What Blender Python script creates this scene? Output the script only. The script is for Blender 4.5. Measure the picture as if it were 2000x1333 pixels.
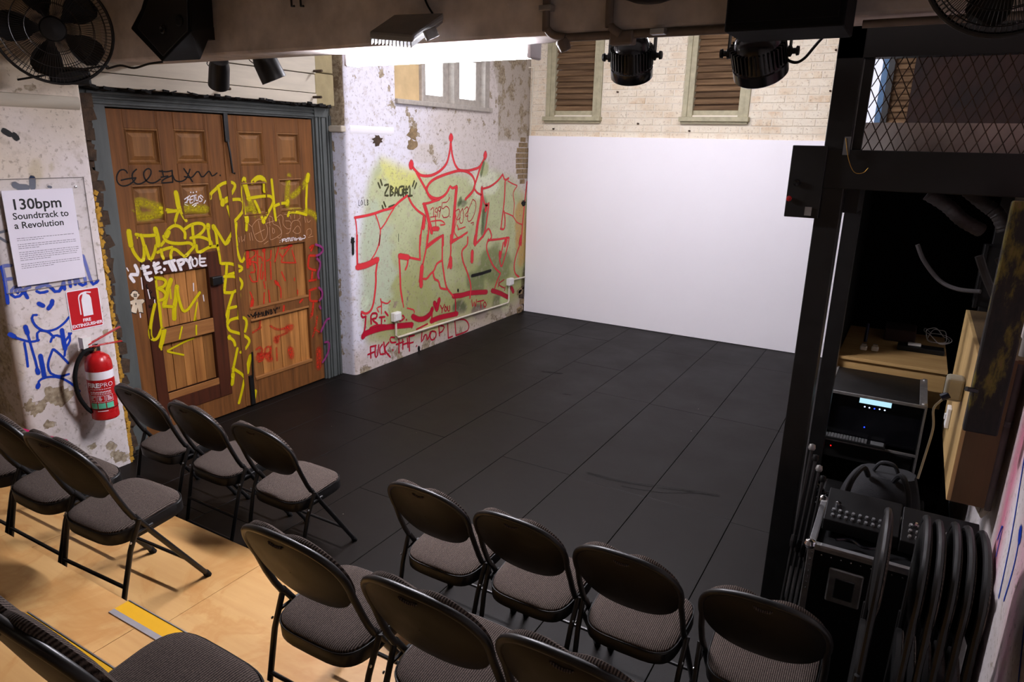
import bpy, math, random
from mathutils import Vector, Matrix, noise as mnoise

for o in list(bpy.data.objects):
    bpy.data.objects.remove(o)
SC = bpy.context.scene
COL = SC.collection
rnd = random.Random(7)

# ------------------------------------------------------------------ camera
FPX, YAW, PITCH, ROLL, CAMH = 1347.22, -0.519404, -0.278498, 0.024403, 2.4
_f = Vector((math.sin(YAW) * math.cos(PITCH), math.cos(YAW) * math.cos(PITCH), math.sin(PITCH)))
_r = Vector((math.cos(YAW), -math.sin(YAW), 0))
_u = _r.cross(_f)
_r2 = math.cos(ROLL) * _r + math.sin(ROLL) * _u
_u2 = -math.sin(ROLL) * _r + math.cos(ROLL) * _u
cam_d = bpy.data.cameras.new('camera')
cam = bpy.data.objects.new('camera', cam_d)
COL.objects.link(cam)
cam.matrix_world = Matrix(((_r2.x, _u2.x, -_f.x, 0), (_r2.y, _u2.y, -_f.y, 0), (_r2.z, _u2.z, -_f.z, CAMH), (0, 0, 0, 1)))
cam_d.sensor_width = 36
cam_d.lens = FPX / 2000 * 36
cam_d.clip_start = 0.05
SC.camera = cam

# ------------------------------------------------------------------ world, lights, exposure
SC.view_settings.view_transform = 'Standard'
SC.view_settings.look = 'None'
SC.view_settings.gamma = 1
SC.view_settings.use_curve_mapping = False
SC.view_settings.exposure = 0.1
TUBE_STRENGTH = 350.0          # the fluorescent batten under the beam
SKY_STRENGTH = 0.35           # daylight outside the high windows
STAGE_FILL_STRENGTH = 165.0 # two unseen battens added behind the beam to brighten the stage
HOUSE_FILL_STRENGTH = 6.0        # a dim warm fill added over the seats, unseen behind the camera
PANE_STRENGTH = 5.0
W = bpy.data.worlds.new('daylight')
SC.world = W
W.use_nodes = True
W.node_tree.nodes['Background'].inputs[0].default_value = (0.75, 0.85, 1.0, 1)
W.node_tree.nodes['Background'].inputs[1].default_value = SKY_STRENGTH


def ray(u, v):
    """direction of the sight line through a photograph pixel (2000 x 1333)"""
    return _f + _r2 * ((u - 1000) / FPX) - _u2 * ((v - 666.5) / FPX)


def PX(u, v, x):
    d = ray(u, v); t = x / d.x
    return Vector((x, d.y * t, CAMH + d.z * t))


def PY(u, v, y):
    d = ray(u, v); t = y / d.y
    return Vector((d.x * t, y, CAMH + d.z * t))


def PZ(u, v, z):
    d = ray(u, v); t = (z - CAMH) / d.z
    return Vector((d.x * t, d.y * t, z))


# ------------------------------------------------------------------ materials
def lin(c):
    return tuple(((x / 255) / 12.92 if x / 255 <= 0.04045 else ((x / 255 + 0.055) / 1.055) ** 2.4) for x in c)


def lin4(c):
    return (*lin(c), 1)


MATS = {}


class NT:
    def __init__(s, name):
        s.m = bpy.data.materials.new(name)
        s.m.use_nodes = True
        s.t = s.m.node_tree
        s.n = s.t.nodes
        s.b = s.n['Principled BSDF']
        MATS[name] = s.m

    def node(s, typ, ins=None, **kw):
        nd = s.n.new(typ)
        for k, v in kw.items():
            setattr(nd, k, v)
        for k, v in (ins or {}).items():
            s.set(nd.inputs[k], v)
        return nd

    def set(s, sock, v):
        if isinstance(v, bpy.types.NodeSocket):
            s.t.links.new(v, sock)
        else:
            sock.default_value = v

    def coords(s, scale=(1, 1, 1), world=False, rot=(0, 0, 0)):
        src = s.node('ShaderNodeNewGeometry').outputs['Position'] if world else s.node('ShaderNodeTexCoord').outputs['Object']
        return s.node('ShaderNodeMapping', {'Vector': src, 'Scale': scale, 'Rotation': rot}).outputs[0]

    def noise(s, vec, scale, detail=4, rough=0.55, out='Fac'):
        return s.node('ShaderNodeTexNoise', {'Vector': vec, 'Scale': scale, 'Detail': detail, 'Roughness': rough}).outputs[out]

    def ramp(s, fac, stops):
        r = s.node('ShaderNodeValToRGB', {'Fac': fac})
        e = r.color_ramp.elements
        while len(e) < len(stops):
            e.new(0.5)
        for i, (p, c) in enumerate(stops):
            e[i].position = p
            e[i].color = c if len(c) == 4 else (*c, 1)
        return r.outputs['Color']

    def mix(s, fac, a, b, blend='MIX'):
        m = s.node('ShaderNodeMix', data_type='RGBA', blend_type=blend)
        s.set(m.inputs[0], fac); s.set(m.inputs[6], a); s.set(m.inputs[7], b)
        return m.outputs[2]

    def math(s, op, a, b=0.0):
        m = s.node('ShaderNodeMath', operation=op)
        s.set(m.inputs[0], a); s.set(m.inputs[1], b)
        return m.outputs[0]

    def bump(s, h, strength=0.3, dist=0.01):
        b = s.node('ShaderNodeBump', {'Height': h, 'Strength': strength, 'Distance': dist})
        s.t.links.new(b.outputs[0], s.b.inputs['Normal'])

    def base(s, v):
        s.set(s.b.inputs['Base Color'], v)

    def rough(s, v):
        s.set(s.b.inputs['Roughness'], v)


BLK4, WHT4 = (0, 0, 0, 1), (1, 1, 1, 1)


def simple(name, c, rough=0.5, metal=0.0, var=0.18, scale=14, bump=0.0, c2=None, spec=0.5, stretch=(1, 1, 1)):
    """a plain procedural material: colour broken up by noise"""
    k = NT(name)
    v = k.coords(stretch)
    n = k.noise(v, scale, 5)
    a = lin(c)
    lo = tuple(x * (1 - var) for x in a) if c2 is None else lin(c2)
    hi = tuple(min(1, x * (1 + var)) for x in a) if c2 is None else a
    k.base(k.ramp(n, [(0.3, lo), (0.7, hi)]))
    k.rough(k.math('ADD', k.math('MULTIPLY', n, 0.16), rough - 0.08))
    k.b.inputs['Metallic'].default_value = metal
    k.b.inputs['Specular IOR Level'].default_value = spec
    if bump:
        k.bump(k.noise(v, scale * 4, 4), bump, 0.004)
    return k.m


def emit(name, c, strength):
    k = NT(name)
    k.base(BLK4)
    n = k.noise(k.coords(), 3, 2)
    k.set(k.b.inputs['Emission Color'], k.ramp(n, [(0.3, tuple(x * 0.96 for x in lin(c))), (0.7, lin(c))]))
    k.b.inputs['Emission Strength'].default_value = strength
    return k.m


# metals and plastics
simple('black_paint', (13, 12, 12), 0.42, 0.0, 0.3)
simple('black_steel', (17, 16, 16), 0.42, 0.0, 0.25, 20)
simple('black_plastic', (11, 10, 10), 0.5, 0, 0.3, spec=0.3)
simple('black_matte', (12, 12, 13), 0.85, 0, 0.4, spec=0.2)
simple('black_gloss', (10, 10, 14), 0.2, 0, 0.3)
simple('dark_blue_plastic', (14, 24, 62), 0.4, 0, 0.3)
simple('blue_tape', (20, 60, 190), 0.4)
simple('rubber', (17, 17, 17), 0.8, 0, 0.3, spec=0.2)
simple('aluminium', (190, 190, 192), 0.35, 0.9, 0.12, 30)
simple('dull_aluminium', (156, 154, 152), 0.45, 0.8, 0.2, 30)
simple('chrome', (215, 215, 218), 0.15, 1.0, 0.05)
simple('white_plastic', (228, 226, 222), 0.4, 0, 0.05)
simple('cream_plastic', (208, 202, 180), 0.45, 0, 0.08)
simple('grey_plastic', (96, 97, 98), 0.5, 0, 0.12)
simple('conduit_grey', (128, 122, 118), 0.55, 0, 0.2, 9)
simple('conduit_beam', (112, 100, 90), 0.6, 0, 0.25, 9)
simple('conduit_cream', (196, 192, 170), 0.5, 0, 0.12)
simple('red_enamel', (178, 22, 26), 0.28, 0, 0.1)
simple('sign_red', (190, 24, 32), 0.4, 0, 0.04)
simple('sign_white', (238, 234, 240), 0.4, 0, 0.02)
simple('paper', (226, 220, 232), 0.55, 0, 0.02, 3)
simple('ink', (14, 14, 16), 0.7, 0, 0.2)
simple('ink_grey', (120, 116, 126), 0.7, 0, 0.1)
simple('label_green', (96, 196, 160), 0.5, 0, 0.08)
simple('red_led', (150, 10, 14), 0.4)
simple('brass', (176, 140, 70), 0.35, 0.9)
simple('yellow_foam', (176, 132, 40), 0.9, 0, 0.4, 30, 0.6)
simple('rubble', (66, 50, 36), 0.95, 0, 0.5, 22, 0.8)
simple('dark_void', (14, 12, 11), 0.95, 0, 0.4)
simple('yellow_tape', (222, 168, 14), 0.5, 0, 0.06, 5)
simple('grey_tape', (160, 156, 160), 0.5, 0.2, 0.06)
simple('window_frame', (172, 164, 154), 0.6, 0, 0.16, 20, 0.2)
simple('window_sage', (172, 164, 134), 0.6, 0, 0.16, 16, 0.2)
simple('ply_panel', (206, 178, 132), 0.6, 0, 0.12, 6)
simple('conduit_wall', (216, 206, 186), 0.5, 0, 0.1)
simple('brown_panel', (58, 32, 24), 0.7, 0, 0.5, 4, c2=(18, 14, 16))
simple('backpack_fabric', (22, 22, 26), 0.8, 0, 0.3, 60, 0.4)
simple('duct', (58, 54, 54), 0.6, 0, 0.2, 30, 0.4)
simple('floodlight_grey', (150, 152, 152), 0.45, 0.1, 0.1)
simple('blue_frame', (70, 110, 150), 0.4, 0, 0.2)
simple('batten_white', (232, 230, 236), 0.4, 0, 0.03)
simple('clear_plastic_edge', (120, 112, 108), 0.3, 0, 0.1)
emit('tube_light', (250, 246, 255), TUBE_STRENGTH)
emit('stage_fill_light', (246, 244, 255), STAGE_FILL_STRENGTH)
emit('house_fill_light', (255, 238, 218), HOUSE_FILL_STRENGTH)
emit('daylight_pane', (236, 244, 255), PANE_STRENGTH)
emit('daylight_slit', (225, 225, 245), 1.1)
emit('screen_strip', (150, 190, 205), 1.6)
emit('led_white', (210, 225, 255), 4)
emit('led_blue', (30, 60, 255), 4)
emit('led_red', (255, 20, 20), 3)


def wood(name, c1, c2, axis='z', scale=1.0, rough=0.5, rand=0.0, bump=0.15, stain=None):
    k = NT(name)
    st = {'z': (26, 26, 1.6), 'y': (26, 1.6, 26), 'x': (1.6, 26, 26)}[axis]
    v = k.coords(tuple(q * scale for q in st))
    n = k.noise(v, 1.0, 7, 0.62)
    n2 = k.noise(k.coords((2.2, 2.2, 2.2)), 1.0, 5)
    col = k.ramp(n, [(0.28, lin(c2)), (0.72, lin(c1))])
    col = k.mix(k.math('MULTIPLY', n2, 0.7), col, k.mix(1.0, col, (0.55, 0.5, 0.45, 1), 'MULTIPLY'))
    if stain:
        s = k.noise(k.coords((1.3, 1.3, 1.3)), 1.6, 6, 0.6)
        s = k.ramp(s, [(0.48, BLK4), (0.6, WHT4)])
        col = k.mix(k.math('MULTIPLY', s, 0.55), col, lin4(stain))
    if rand:
        oi = k.node('ShaderNodeObjectInfo').outputs['Random']
        f = k.math('ADD', k.math('MULTIPLY', oi, rand), 1 - rand * 0.5)
        cb = k.node('ShaderNodeCombineColor', {0: f, 1: f, 2: f}).outputs[0]
        col = k.mix(1.0, col, cb, 'MULTIPLY')
    k.base(col)
    k.rough(rough)
    k.b.inputs['Specular IOR Level'].default_value = 0.28
    k.bump(n, bump, 0.003)
    return k.m


wood('door_wood', (144, 92, 44), (94, 58, 28), 'z', 1, 0.68)
wood('door_panel_wood', (158, 108, 58), (114, 76, 40), 'z', 1, 0.6)
wood('door_plank', (196, 136, 74), (136, 88, 44), 'z', 1, 0.5, rand=0.75)
wood('hatch_wood', (92, 48, 30), (60, 32, 22), 'z', 1, 0.45)
wood('pale_rail', (178, 124, 72), (134, 86, 46), 'y', 1, 0.5)
wood('cabinet_ply', (206, 172, 116), (176, 138, 84), 'x', 0.5, 0.55)
wood('cabinet_ply_upright', (206, 178, 124), (178, 144, 92), 'z', 0.5, 0.55)
wood('cabinet_side', (104, 84, 56), (82, 66, 44), 'z', 0.5, 0.7)
wood('louver_wood', (150, 120, 88), (82, 60, 42), 'x', 1.2, 0.85, rand=0.35, bump=0.5)


def mk_plywood():
    k = NT('plywood')
    v = k.coords((1, 1, 1), world=True)
    g = k.noise(k.coords((1.2, 14, 14), world=True), 1.0, 6, 0.6)
    col = k.ramp(g, [(0.3, lin((196, 150, 92))), (0.7, lin((214, 172, 112)))])
    w = k.node('ShaderNodeTexNoise', {'Vector': v, 'Scale': 2.3, 'Detail': 5, 'Roughness': 0.55, 'Distortion': 1.2}).outputs['Fac']
    st = k.ramp(w, [(0.5, BLK4), (0.56, (0.7, 0.7, 0.7, 1)), (0.6, (0.35, 0.35, 0.35, 1)), (0.72, WHT4)])
    col = k.mix(k.math('MULTIPLY', st, 0.62), col, lin4((178, 116, 48)))
    d = k.noise(v, 0.9, 3)
    col = k.mix(k.ramp(d, [(0.45, BLK4), (0.7, (0.4, 0.4, 0.4, 1))]), col, lin4((168, 126, 74)))
    k.base(col)
    k.rough(0.48)
    k.bump(g, 0.05, 0.002)


mk_plywood()


def mk_floor():
    k = NT('stage_black')
    v = k.coords((1, 1, 1), world=True)
    n = k.noise(v, 1.7, 6, 0.6)
    f = k.noise(v, 160, 3)
    col = k.ramp(n, [(0.3, lin((15, 12, 10))), (0.7, lin((21, 17, 15)))])
    sp = k.node('ShaderNodeTexVoronoi', {'Vector': v, 'Scale': 3.6, 'Randomness': 1.0}).outputs['Distance']
    k.base(k.mix(k.ramp(sp, [(0.012, WHT4), (0.018, BLK4)]), col, lin4((150, 140, 130))))
    k.rough(k.math('ADD', k.math('MULTIPLY', n, 0.3), 0.34))
    k.b.inputs['Specular IOR Level'].default_value = 0.15
    k.bump(k.math('ADD', k.math('MULTIPLY', n, 0.6), f), 0.12, 0.002)


mk_floor()


def mk_fabric():
    k = NT('chair_fabric')
    x = k.node('ShaderNodeSeparateXYZ', {0: k.coords()}).outputs[0]
    w = k.math('SINE', k.math('MULTIPLY', x, 2 * math.pi / 0.0075))
    n = k.noise(k.coords(), 260, 3)
    a = k.math('ADD', k.math('MULTIPLY', w, 0.28), n)
    k.base(k.ramp(a, [(0.2, lin((36, 30, 28))), (0.55, lin((76, 66, 61))), (0.9, lin((108, 96, 88)))]))
    k.rough(0.95)
    k.b.inputs['Specular IOR Level'].default_value = 0.15
    k.bump(w, 0.5, 0.0015)


mk_fabric()


def mk_painted(name, dirt, rough=0.75, brick=0.0):
    """painted and peeling plaster; the mesh attribute Col carries the paint, its alpha how far it has peeled"""
    k = NT(name)
    at = k.node('ShaderNodeAttribute', attribute_name='Col')
    v = k.coords((1, 1, 1), world=True)
    n1 = k.noise(v, 5.5, 9, 0.66)
    n2 = k.noise(v, 34, 6, 0.6)
    n3 = k.noise(v, 1.4, 4)
    col = k.mix(k.ramp(n3, [(0.35, (0.22, 0.22, 0.22, 1)), (0.7, BLK4)]), at.outputs['Color'], k.mix(1.0, at.outputs['Color'], (0.80, 0.76, 0.72, 1), 'MULTIPLY'))
    # fine specks of dirt
    col = k.mix(k.ramp(n2, [(0.57, BLK4), (0.68, (0.6, 0.6, 0.6, 1))]), col, lin4(dirt))
    n5 = k.noise(v, 13, 7, 0.7)
    col = k.mix(k.ramp(n5, [(0.52, BLK4), (0.66, (0.5, 0.5, 0.5, 1))]), col, lin4((178, 164, 146)))
    # peel: noise pushed over a threshold by the attribute
    a = k.math('ADD', at.outputs['Alpha'], k.math('MULTIPLY', k.math('SUBTRACT', n1, 0.5), 1.5))
    pk = k.ramp(a, [(0.47, BLK4), (0.52, WHT4)])
    ex = k.ramp(n2, [(0.3, lin((112, 96, 78))), (0.5, lin((158, 142, 118))), (0.75, lin((192, 178, 156)))])
    col = k.mix(pk, col, ex)
    k.base(col)
    k.rough(rough)
    h = k.math('SUBTRACT', k.math('ADD', k.math('MULTIPLY', n2, 0.25), k.math('MULTIPLY', n3, 0.5)), k.math('MULTIPLY', pk, 0.5))
    k.bump(h, 0.5, 0.012)


mk_painted('painted_plaster', (120, 104, 84))


def mk_brick():
    k = NT('brick_wash')
    oi = k.node('ShaderNodeObjectInfo').outputs['Random']
    v = k.coords((1, 1, 1), world=True)
    n1 = k.noise(v, 7, 8, 0.65)
    n2 = k.noise(v, 45, 5)
    body = k.ramp(oi, [(0.0, lin((222, 206, 182))), (0.35, lin((234, 222, 200))), (0.65, lin((228, 210, 184))), (0.85, lin((224, 204, 174))), (0.97, lin((214, 184, 148)))])
    wash = k.ramp(n1, [(0.36, (0.15, 0.15, 0.15, 1)), (0.54, (0.95, 0.95, 0.95, 1))])
    col = k.mix(wash, body, lin4((236, 226, 206)))
    n4 = k.noise(v, 2.6, 6, 0.6)
    col = k.mix(k.ramp(n4, [(0.45, BLK4), (0.7, (0.55, 0.55, 0.55, 1))]), col, lin4((206, 182, 148)))
    col = k.mix(k.ramp(n2, [(0.56, BLK4), (0.7, (0.6, 0.6, 0.6, 1))]), col, lin4((158, 134, 106)))
    k.base(col)
    k.rough(0.85)
    k.bump(k.math('ADD', n1, n2), 0.5, 0.006)


mk_brick()


def mk_brickwall(name, c1, c2, cm):
    k = NT(name)
    v = k.node('ShaderNodeNewGeometry').outputs['Position']
    sx = k.node('ShaderNodeSeparateXYZ', {0: v})
    cv = k.node('ShaderNodeCombineXYZ', {0: k.math('ADD', sx.outputs[0], sx.outputs[1]), 1: sx.outputs[2]}).outputs[0]
    b = k.node('ShaderNodeTexBrick', {'Vector': cv, 'Color1': lin4(c1), 'Color2': lin4(c2), 'Mortar': lin4(cm), 'Scale': 1.0,
                                      'Mortar Size': 0.006, 'Brick Width': 0.24, 'Row Height': 0.086})
    n = k.noise(v, 9, 6, 0.6)
    k.base(k.mix(k.math('MULTIPLY', n, 0.6), b.outputs[0], lin4(cm)))
    k.rough(0.9)
    k.bump(k.math('SUBTRACT', n, b.outputs[1]), 0.6, 0.008)


mk_brickwall('brick_far', (204, 184, 156), (190, 160, 128), (216, 204, 184))
mk_brickwall('mortar', (232, 222, 204), (228, 218, 200), (226, 216, 198))
simple('beam_paint', (206, 197, 190), 0.75, 0, 0.3, 5, 0.35)
simple('lintel_paint', (196, 186, 168), 0.75, 0, 0.14, 5, 0.35, stretch=(1, 0.25, 2))
simple('lintel_stone', (150, 136, 100), 0.85, 0, 0.2, 6, 0.5)
simple('ceiling_paint', (120, 108, 96), 0.85, 0, 0.2, 2)
simple('screen_white', (249, 245, 250), 0.7, 0, 0.01, 1.5)
simple('frame_paint', (78, 82, 80), 0.6, 0, 0.2, 10, 0.3, stretch=(1, 1, 0.2))
simple('rough_brick', (138, 116, 84), 0.9, 0, 0.4, 25, 0.8)


def mk_moss():
    k = NT('mossy_timber')
    n = k.noise(k.coords((3, 3, 1)), 4, 8, 0.65)
    k.base(k.ramp(n, [(0.4, lin((16, 14, 12))), (0.54, lin((34, 26, 20))), (0.62, lin((104, 92, 24))), (0.7, lin((120, 88, 64))), (0.78, lin((24, 20, 16)))]))
    k.rough(0.75)
    k.bump(n, 0.6, 0.01)


mk_moss()


def spray(name, c, rough=0.55, var=0.12):
    """spray paint: attribute 'a' is the cover, broken by noise where the paint is thin"""
    k = NT(name)
    at = k.node('ShaderNodeAttribute', attribute_name='a').outputs['Fac']
    v = k.coords((1, 1, 1), world=True)
    n = k.noise(v, 60, 4)
    m = k.noise(v, 4.0, 4)
    k.base(k.ramp(m, [(0.3, tuple(x * (1 - var) for x in lin(c))), (0.7, lin(c))]))
    al = k.math('SUBTRACT', k.math('MULTIPLY', at, 1.5), k.math('MULTIPLY', n, 0.55))
    k.set(k.b.inputs['Alpha'], k.node('ShaderNodeClamp', {0: al}).outputs[0])
    k.rough(rough)
    k.b.inputs['Specular IOR Level'].default_value = 0.2
    return k.m


for nm, c in dict(spray_red=(226, 58, 66), spray_crimson=(188, 20, 50), spray_yellow=(206, 188, 6), spray_white=(236, 228, 230), spray_blue=(24, 62, 176),
                  spray_navy=(22, 40, 70), spray_black=(14, 12, 10), spray_purple=(132, 48, 104), spray_pink=(216, 40, 110), spray_orange=(216, 52, 34),
                  spray_olive=(72, 72, 44), spray_scratch=(206, 160, 124), spray_green=(84, 110, 60)).items():
    spray(nm, c)


# ------------------------------------------------------------------ mesh building
class MB:
    def __init__(s):
        s.v, s.f, s.a, s.c = [], [], [], []

    def quadbox(s, p):
        i = len(s.v)
        s.v += [Vector(q) for q in p]
        for f in ((0, 3, 2, 1), (4, 5, 6, 7), (0, 1, 5, 4), (1, 2, 6, 5), (2, 3, 7, 6), (3, 0, 4, 7)):
            s.f.append(tuple(i + k for k in f))
        return s

    def box(s, a, b):
        x0, x1 = sorted((a[0], b[0])); y0, y1 = sorted((a[1], b[1])); z0, z1 = sorted((a[2], b[2]))
        return s.quadbox([(x0, y0, z0), (x1, y0, z0), (x1, y1, z0), (x0, y1, z0), (x0, y0, z1), (x1, y0, z1), (x1, y1, z1), (x0, y1, z1)])

    def obox(s, c, size, R=None):
        R = R or Matrix.Identity(3)
        h = Vector(size) / 2
        c = Vector(c)
        sg = [(-1, -1, -1), (1, -1, -1), (1, 1, -1), (-1, 1, -1), (-1, -1, 1), (1, -1, 1), (1, 1, 1), (-1, 1, 1)]
        return s.quadbox([c + R @ Vector((h.x * a, h.y * b, h.z * d)) for a, b, d in sg])

    def tube(s, path, r, n=8, closed=False, cap=True):
        P = [Vector(p) for p in path]
        m = len(P)
        rs = r if isinstance(r, (list, tuple)) else [r] * m
        up = None
        base = len(s.v)
        for i in range(m):
            if closed:
                t = (P[(i + 1) % m] - P[i - 1])
            else:
                t = P[min(i + 1, m - 1)] - P[max(i - 1, 0)]
            t.normalize()
            if up is None:
                up = Vector((0, 0, 1)) if abs(t.z) < 0.9 else Vector((1, 0, 0))
            side = t.cross(up)
            if side.length < 1e-6:
                side = t.orthogonal()
            side.normalize()
            up = side.cross(t).normalized()
            for k in range(n):
                a = 2 * math.pi * k / n
                s.v.append(P[i] + (side * math.cos(a) + up * math.sin(a)) * rs[i])
        for i in range(m if closed else m - 1):
            for k in range(n):
                j = (i + 1) % m
                s.f.append((base + i * n + k, base + i * n + (k + 1) % n, base + j * n + (k + 1) % n, base + j * n + k))
        if cap and not closed:
            s.f.append(tuple(base + k for k in range(n - 1, -1, -1)))
            s.f.append(tuple(base + (m - 1) * n + k for k in range(n)))
        return s

    def lathe(s, prof, M=None, n=20):
        """prof: list of (r, h) turned about local z of M"""
        M = M or Matrix.Identity(4)
        b = len(s.v)
        for r, h in prof:
            for k in range(n):
                a = 2 * math.pi * k / n
                s.v.append(M @ Vector((r * math.cos(a), r * math.sin(a), h)))
        for i in range(len(prof) - 1):
            for k in range(n):
                s.f.append((b + i * n + k, b + i * n + (k + 1) % n, b + (i + 1) * n + (k + 1) % n, b + (i + 1) * n + k))
        if prof[0][0] > 1e-5:
            s.f.append(tuple(b + k for k in range(n - 1, -1, -1)))
        if prof[-1][0] > 1e-5:
            s.f.append(tuple(b + (len(prof) - 1) * n + k for k in range(n)))
        return s

    def loft(s, rings, cap=True):
        b = len(s.v)
        n = len(rings[0])
        for r in rings:
            s.v += [Vector(p) for p in r]
        for i in range(len(rings) - 1):
            for k in range(n):
                s.f.append((b + i * n + k, b + i * n + (k + 1) % n, b + (i + 1) * n + (k + 1) % n, b + (i + 1) * n + k))
        if cap:
            s.f.append(tuple(b + k for k in range(n - 1, -1, -1)))
            s.f.append(tuple(b + (len(rings) - 1) * n + k for k in range(n)))
        return s

    def prism(s, poly, d):
        """extrude a 3-D polygon by vector d"""
        d = Vector(d)
        return s.loft([[Vector(p) for p in poly], [Vector(p) + d for p in poly]])

    def plate(s, rect, holes, x0, x1):
        """an upright plate in the y-z plane (thickness x0..x1) with rectangular holes"""
        Y = sorted({rect[0], rect[1], *[h[0] for h in holes], *[h[1] for h in holes]})
        Z = sorted({rect[2], rect[3], *[h[2] for h in holes], *[h[3] for h in holes]})
        for i in range(len(Y) - 1):
            j = 0
            while j < len(Z) - 1:
                def inside(j):
                    cy, cz = (Y[i] + Y[i + 1]) / 2, (Z[j] + Z[j + 1]) / 2
                    return any(h[0] < cy < h[1] and h[2] < cz < h[3] for h in holes)
                if inside(j):
                    j += 1
                    continue
                k = j
                while k + 1 < len(Z) - 1 and not inside(k + 1):
                    k += 1
                s.box((x0, Y[i], Z[j]), (x1, Y[i + 1], Z[k + 1]))
                j = k + 1
        return s


ROOTM = {}


def build(mb, name, mat, parent=None, smooth=False, bevel=0.0, seg=2, local=False, origin=None):
    """one mesh object; vertices are in world space unless local=True"""
    vs = mb.v
    loc = None
    if parent is not None and not local:
        inv = ROOTM[parent.name].inverted()
        vs = [inv @ p for p in vs]
    elif parent is None and not local:
        xs = [p.x for p in vs]; ys = [p.y for p in vs]; zs = [p.z for p in vs]
        loc = Vector(((min(xs) + max(xs)) / 2, (min(ys) + max(ys)) / 2, min(zs))) if origin is None else Vector(origin)
        vs = [p - loc for p in vs]
    me = bpy.data.meshes.new(name)
    me.from_pydata([tuple(p) for p in vs], [], mb.f)
    me.materials.append(MATS[mat])
    if smooth:
        me.polygons.foreach_set('use_smooth', [True] * len(me.polygons))
        me.set_sharp_from_angle(angle=math.radians(40))
    if mb.a:
        at = me.attributes.new('a', 'FLOAT', 'POINT')
        at.data.foreach_set('value', mb.a)
    if mb.c:
        at = me.attributes.new('Col', 'FLOAT_COLOR', 'POINT')
        at.data.foreach_set('color', [x for c in mb.c for x in c])
    me.update()
    o = bpy.data.objects.new(name, me)
    COL.objects.link(o)
    if parent is not None:
        o.parent = parent
        ROOTM[o.name] = ROOTM[parent.name]
    else:
        if loc is not None:
            o.location = loc
        ROOTM[o.name] = Matrix.Translation(loc) if loc is not None else Matrix.Identity(4)
    if bevel:
        m = o.modifiers.new('edge', 'BEVEL')
        m.width = bevel; m.segments = seg; m.limit_method = 'ANGLE'
    return o


def thing(name, label=None, cat=None, loc=(0, 0, 0), rotz=0, group=None, kind=None):
    o = bpy.data.objects.new(name, None)
    o.empty_display_size = 0.1
    COL.objects.link(o)
    o.location = loc
    o.rotation_euler = (0, 0, rotz)
    ROOTM[o.name] = Matrix.Translation(Vector(loc)) @ Matrix.Rotation(rotz, 4, 'Z')
    tag(o, label, cat, group, kind)
    return o


def tag(o, label=None, cat=None, group=None, kind=None):
    if label: o['label'] = label
    if cat: o['category'] = cat
    if group: o['group'] = group
    if kind: o['kind'] = kind
    return o


def copy_tree(o, parent=None):
    c = o.copy()
    COL.objects.link(c)
    c.parent = parent
    for ch in list(o.children):
        copy_tree(ch, c)
    return c


def smooth_path(pts, k=6, closed=False):
    """Catmull-Rom through the points"""
    P = [Vector(p) for p in pts]
    n = len(P)
    if n < 3 and not closed:
        return [P[0].lerp(P[-1], i / k) for i in range(k + 1)]
    out = []
    for i in range(n if closed else n - 1):
        g = (lambda q: P[q % n]) if closed else (lambda q: P[max(0, min(n - 1, q))])
        a, b, c, d = g(i - 1), g(i), g(i + 1), g(i + 2)
        for j in range(k):
            t = j / k
            out.append(0.5 * ((2 * b) + (c - a) * t + (2 * a - 5 * b + 4 * c - d) * t * t + (3 * b - a - 3 * c + d) * t ** 3))
    if not closed:
        out.append(P[-1])
    return out


def frame_m(origin, zdir, xhint=(0, 0, 1)):
    z = Vector(zdir).normalized()
    x = Vector(xhint)
    x = (x - z * x.dot(z))
    if x.length < 1e-4:
        x = z.orthogonal()
    x.normalize()
    y = z.cross(x)
    return Matrix(((x.x, y.x, z.x, origin[0]), (x.y, y.y, z.y, origin[1]), (x.z, y.z, z.z, origin[2]), (0, 0, 0, 1)))


def text_mesh(body, size, M, offset=0.0, align='LEFT', spacing=1.0, depth=0.0, warp=None):
    """lettering as flat faces; M maps text x,y,z into the world"""
    cu = bpy.data.curves.new('lettering', 'FONT')
    cu.body = body
    cu.size = size
    cu.offset = offset
    cu.align_x = align
    cu.space_character = spacing
    cu.extrude = depth
    cu.resolution_u = 3
    o = bpy.data.objects.new('lettering', cu)
    COL.objects.link(o)
    dg = bpy.context.evaluated_depsgraph_get()
    me = bpy.data.meshes.new_from_object(o.evaluated_get(dg))
    mb = MB()
    mb.v = [(warp(v.co) if warp else M @ v.co) for v in me.vertices]
    mb.f = [tuple(p.vertices) for p in me.polygons]
    bpy.data.objects.remove(o)
    bpy.data.curves.remove(cu)
    bpy.data.meshes.remove(me)
    return mb


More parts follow.
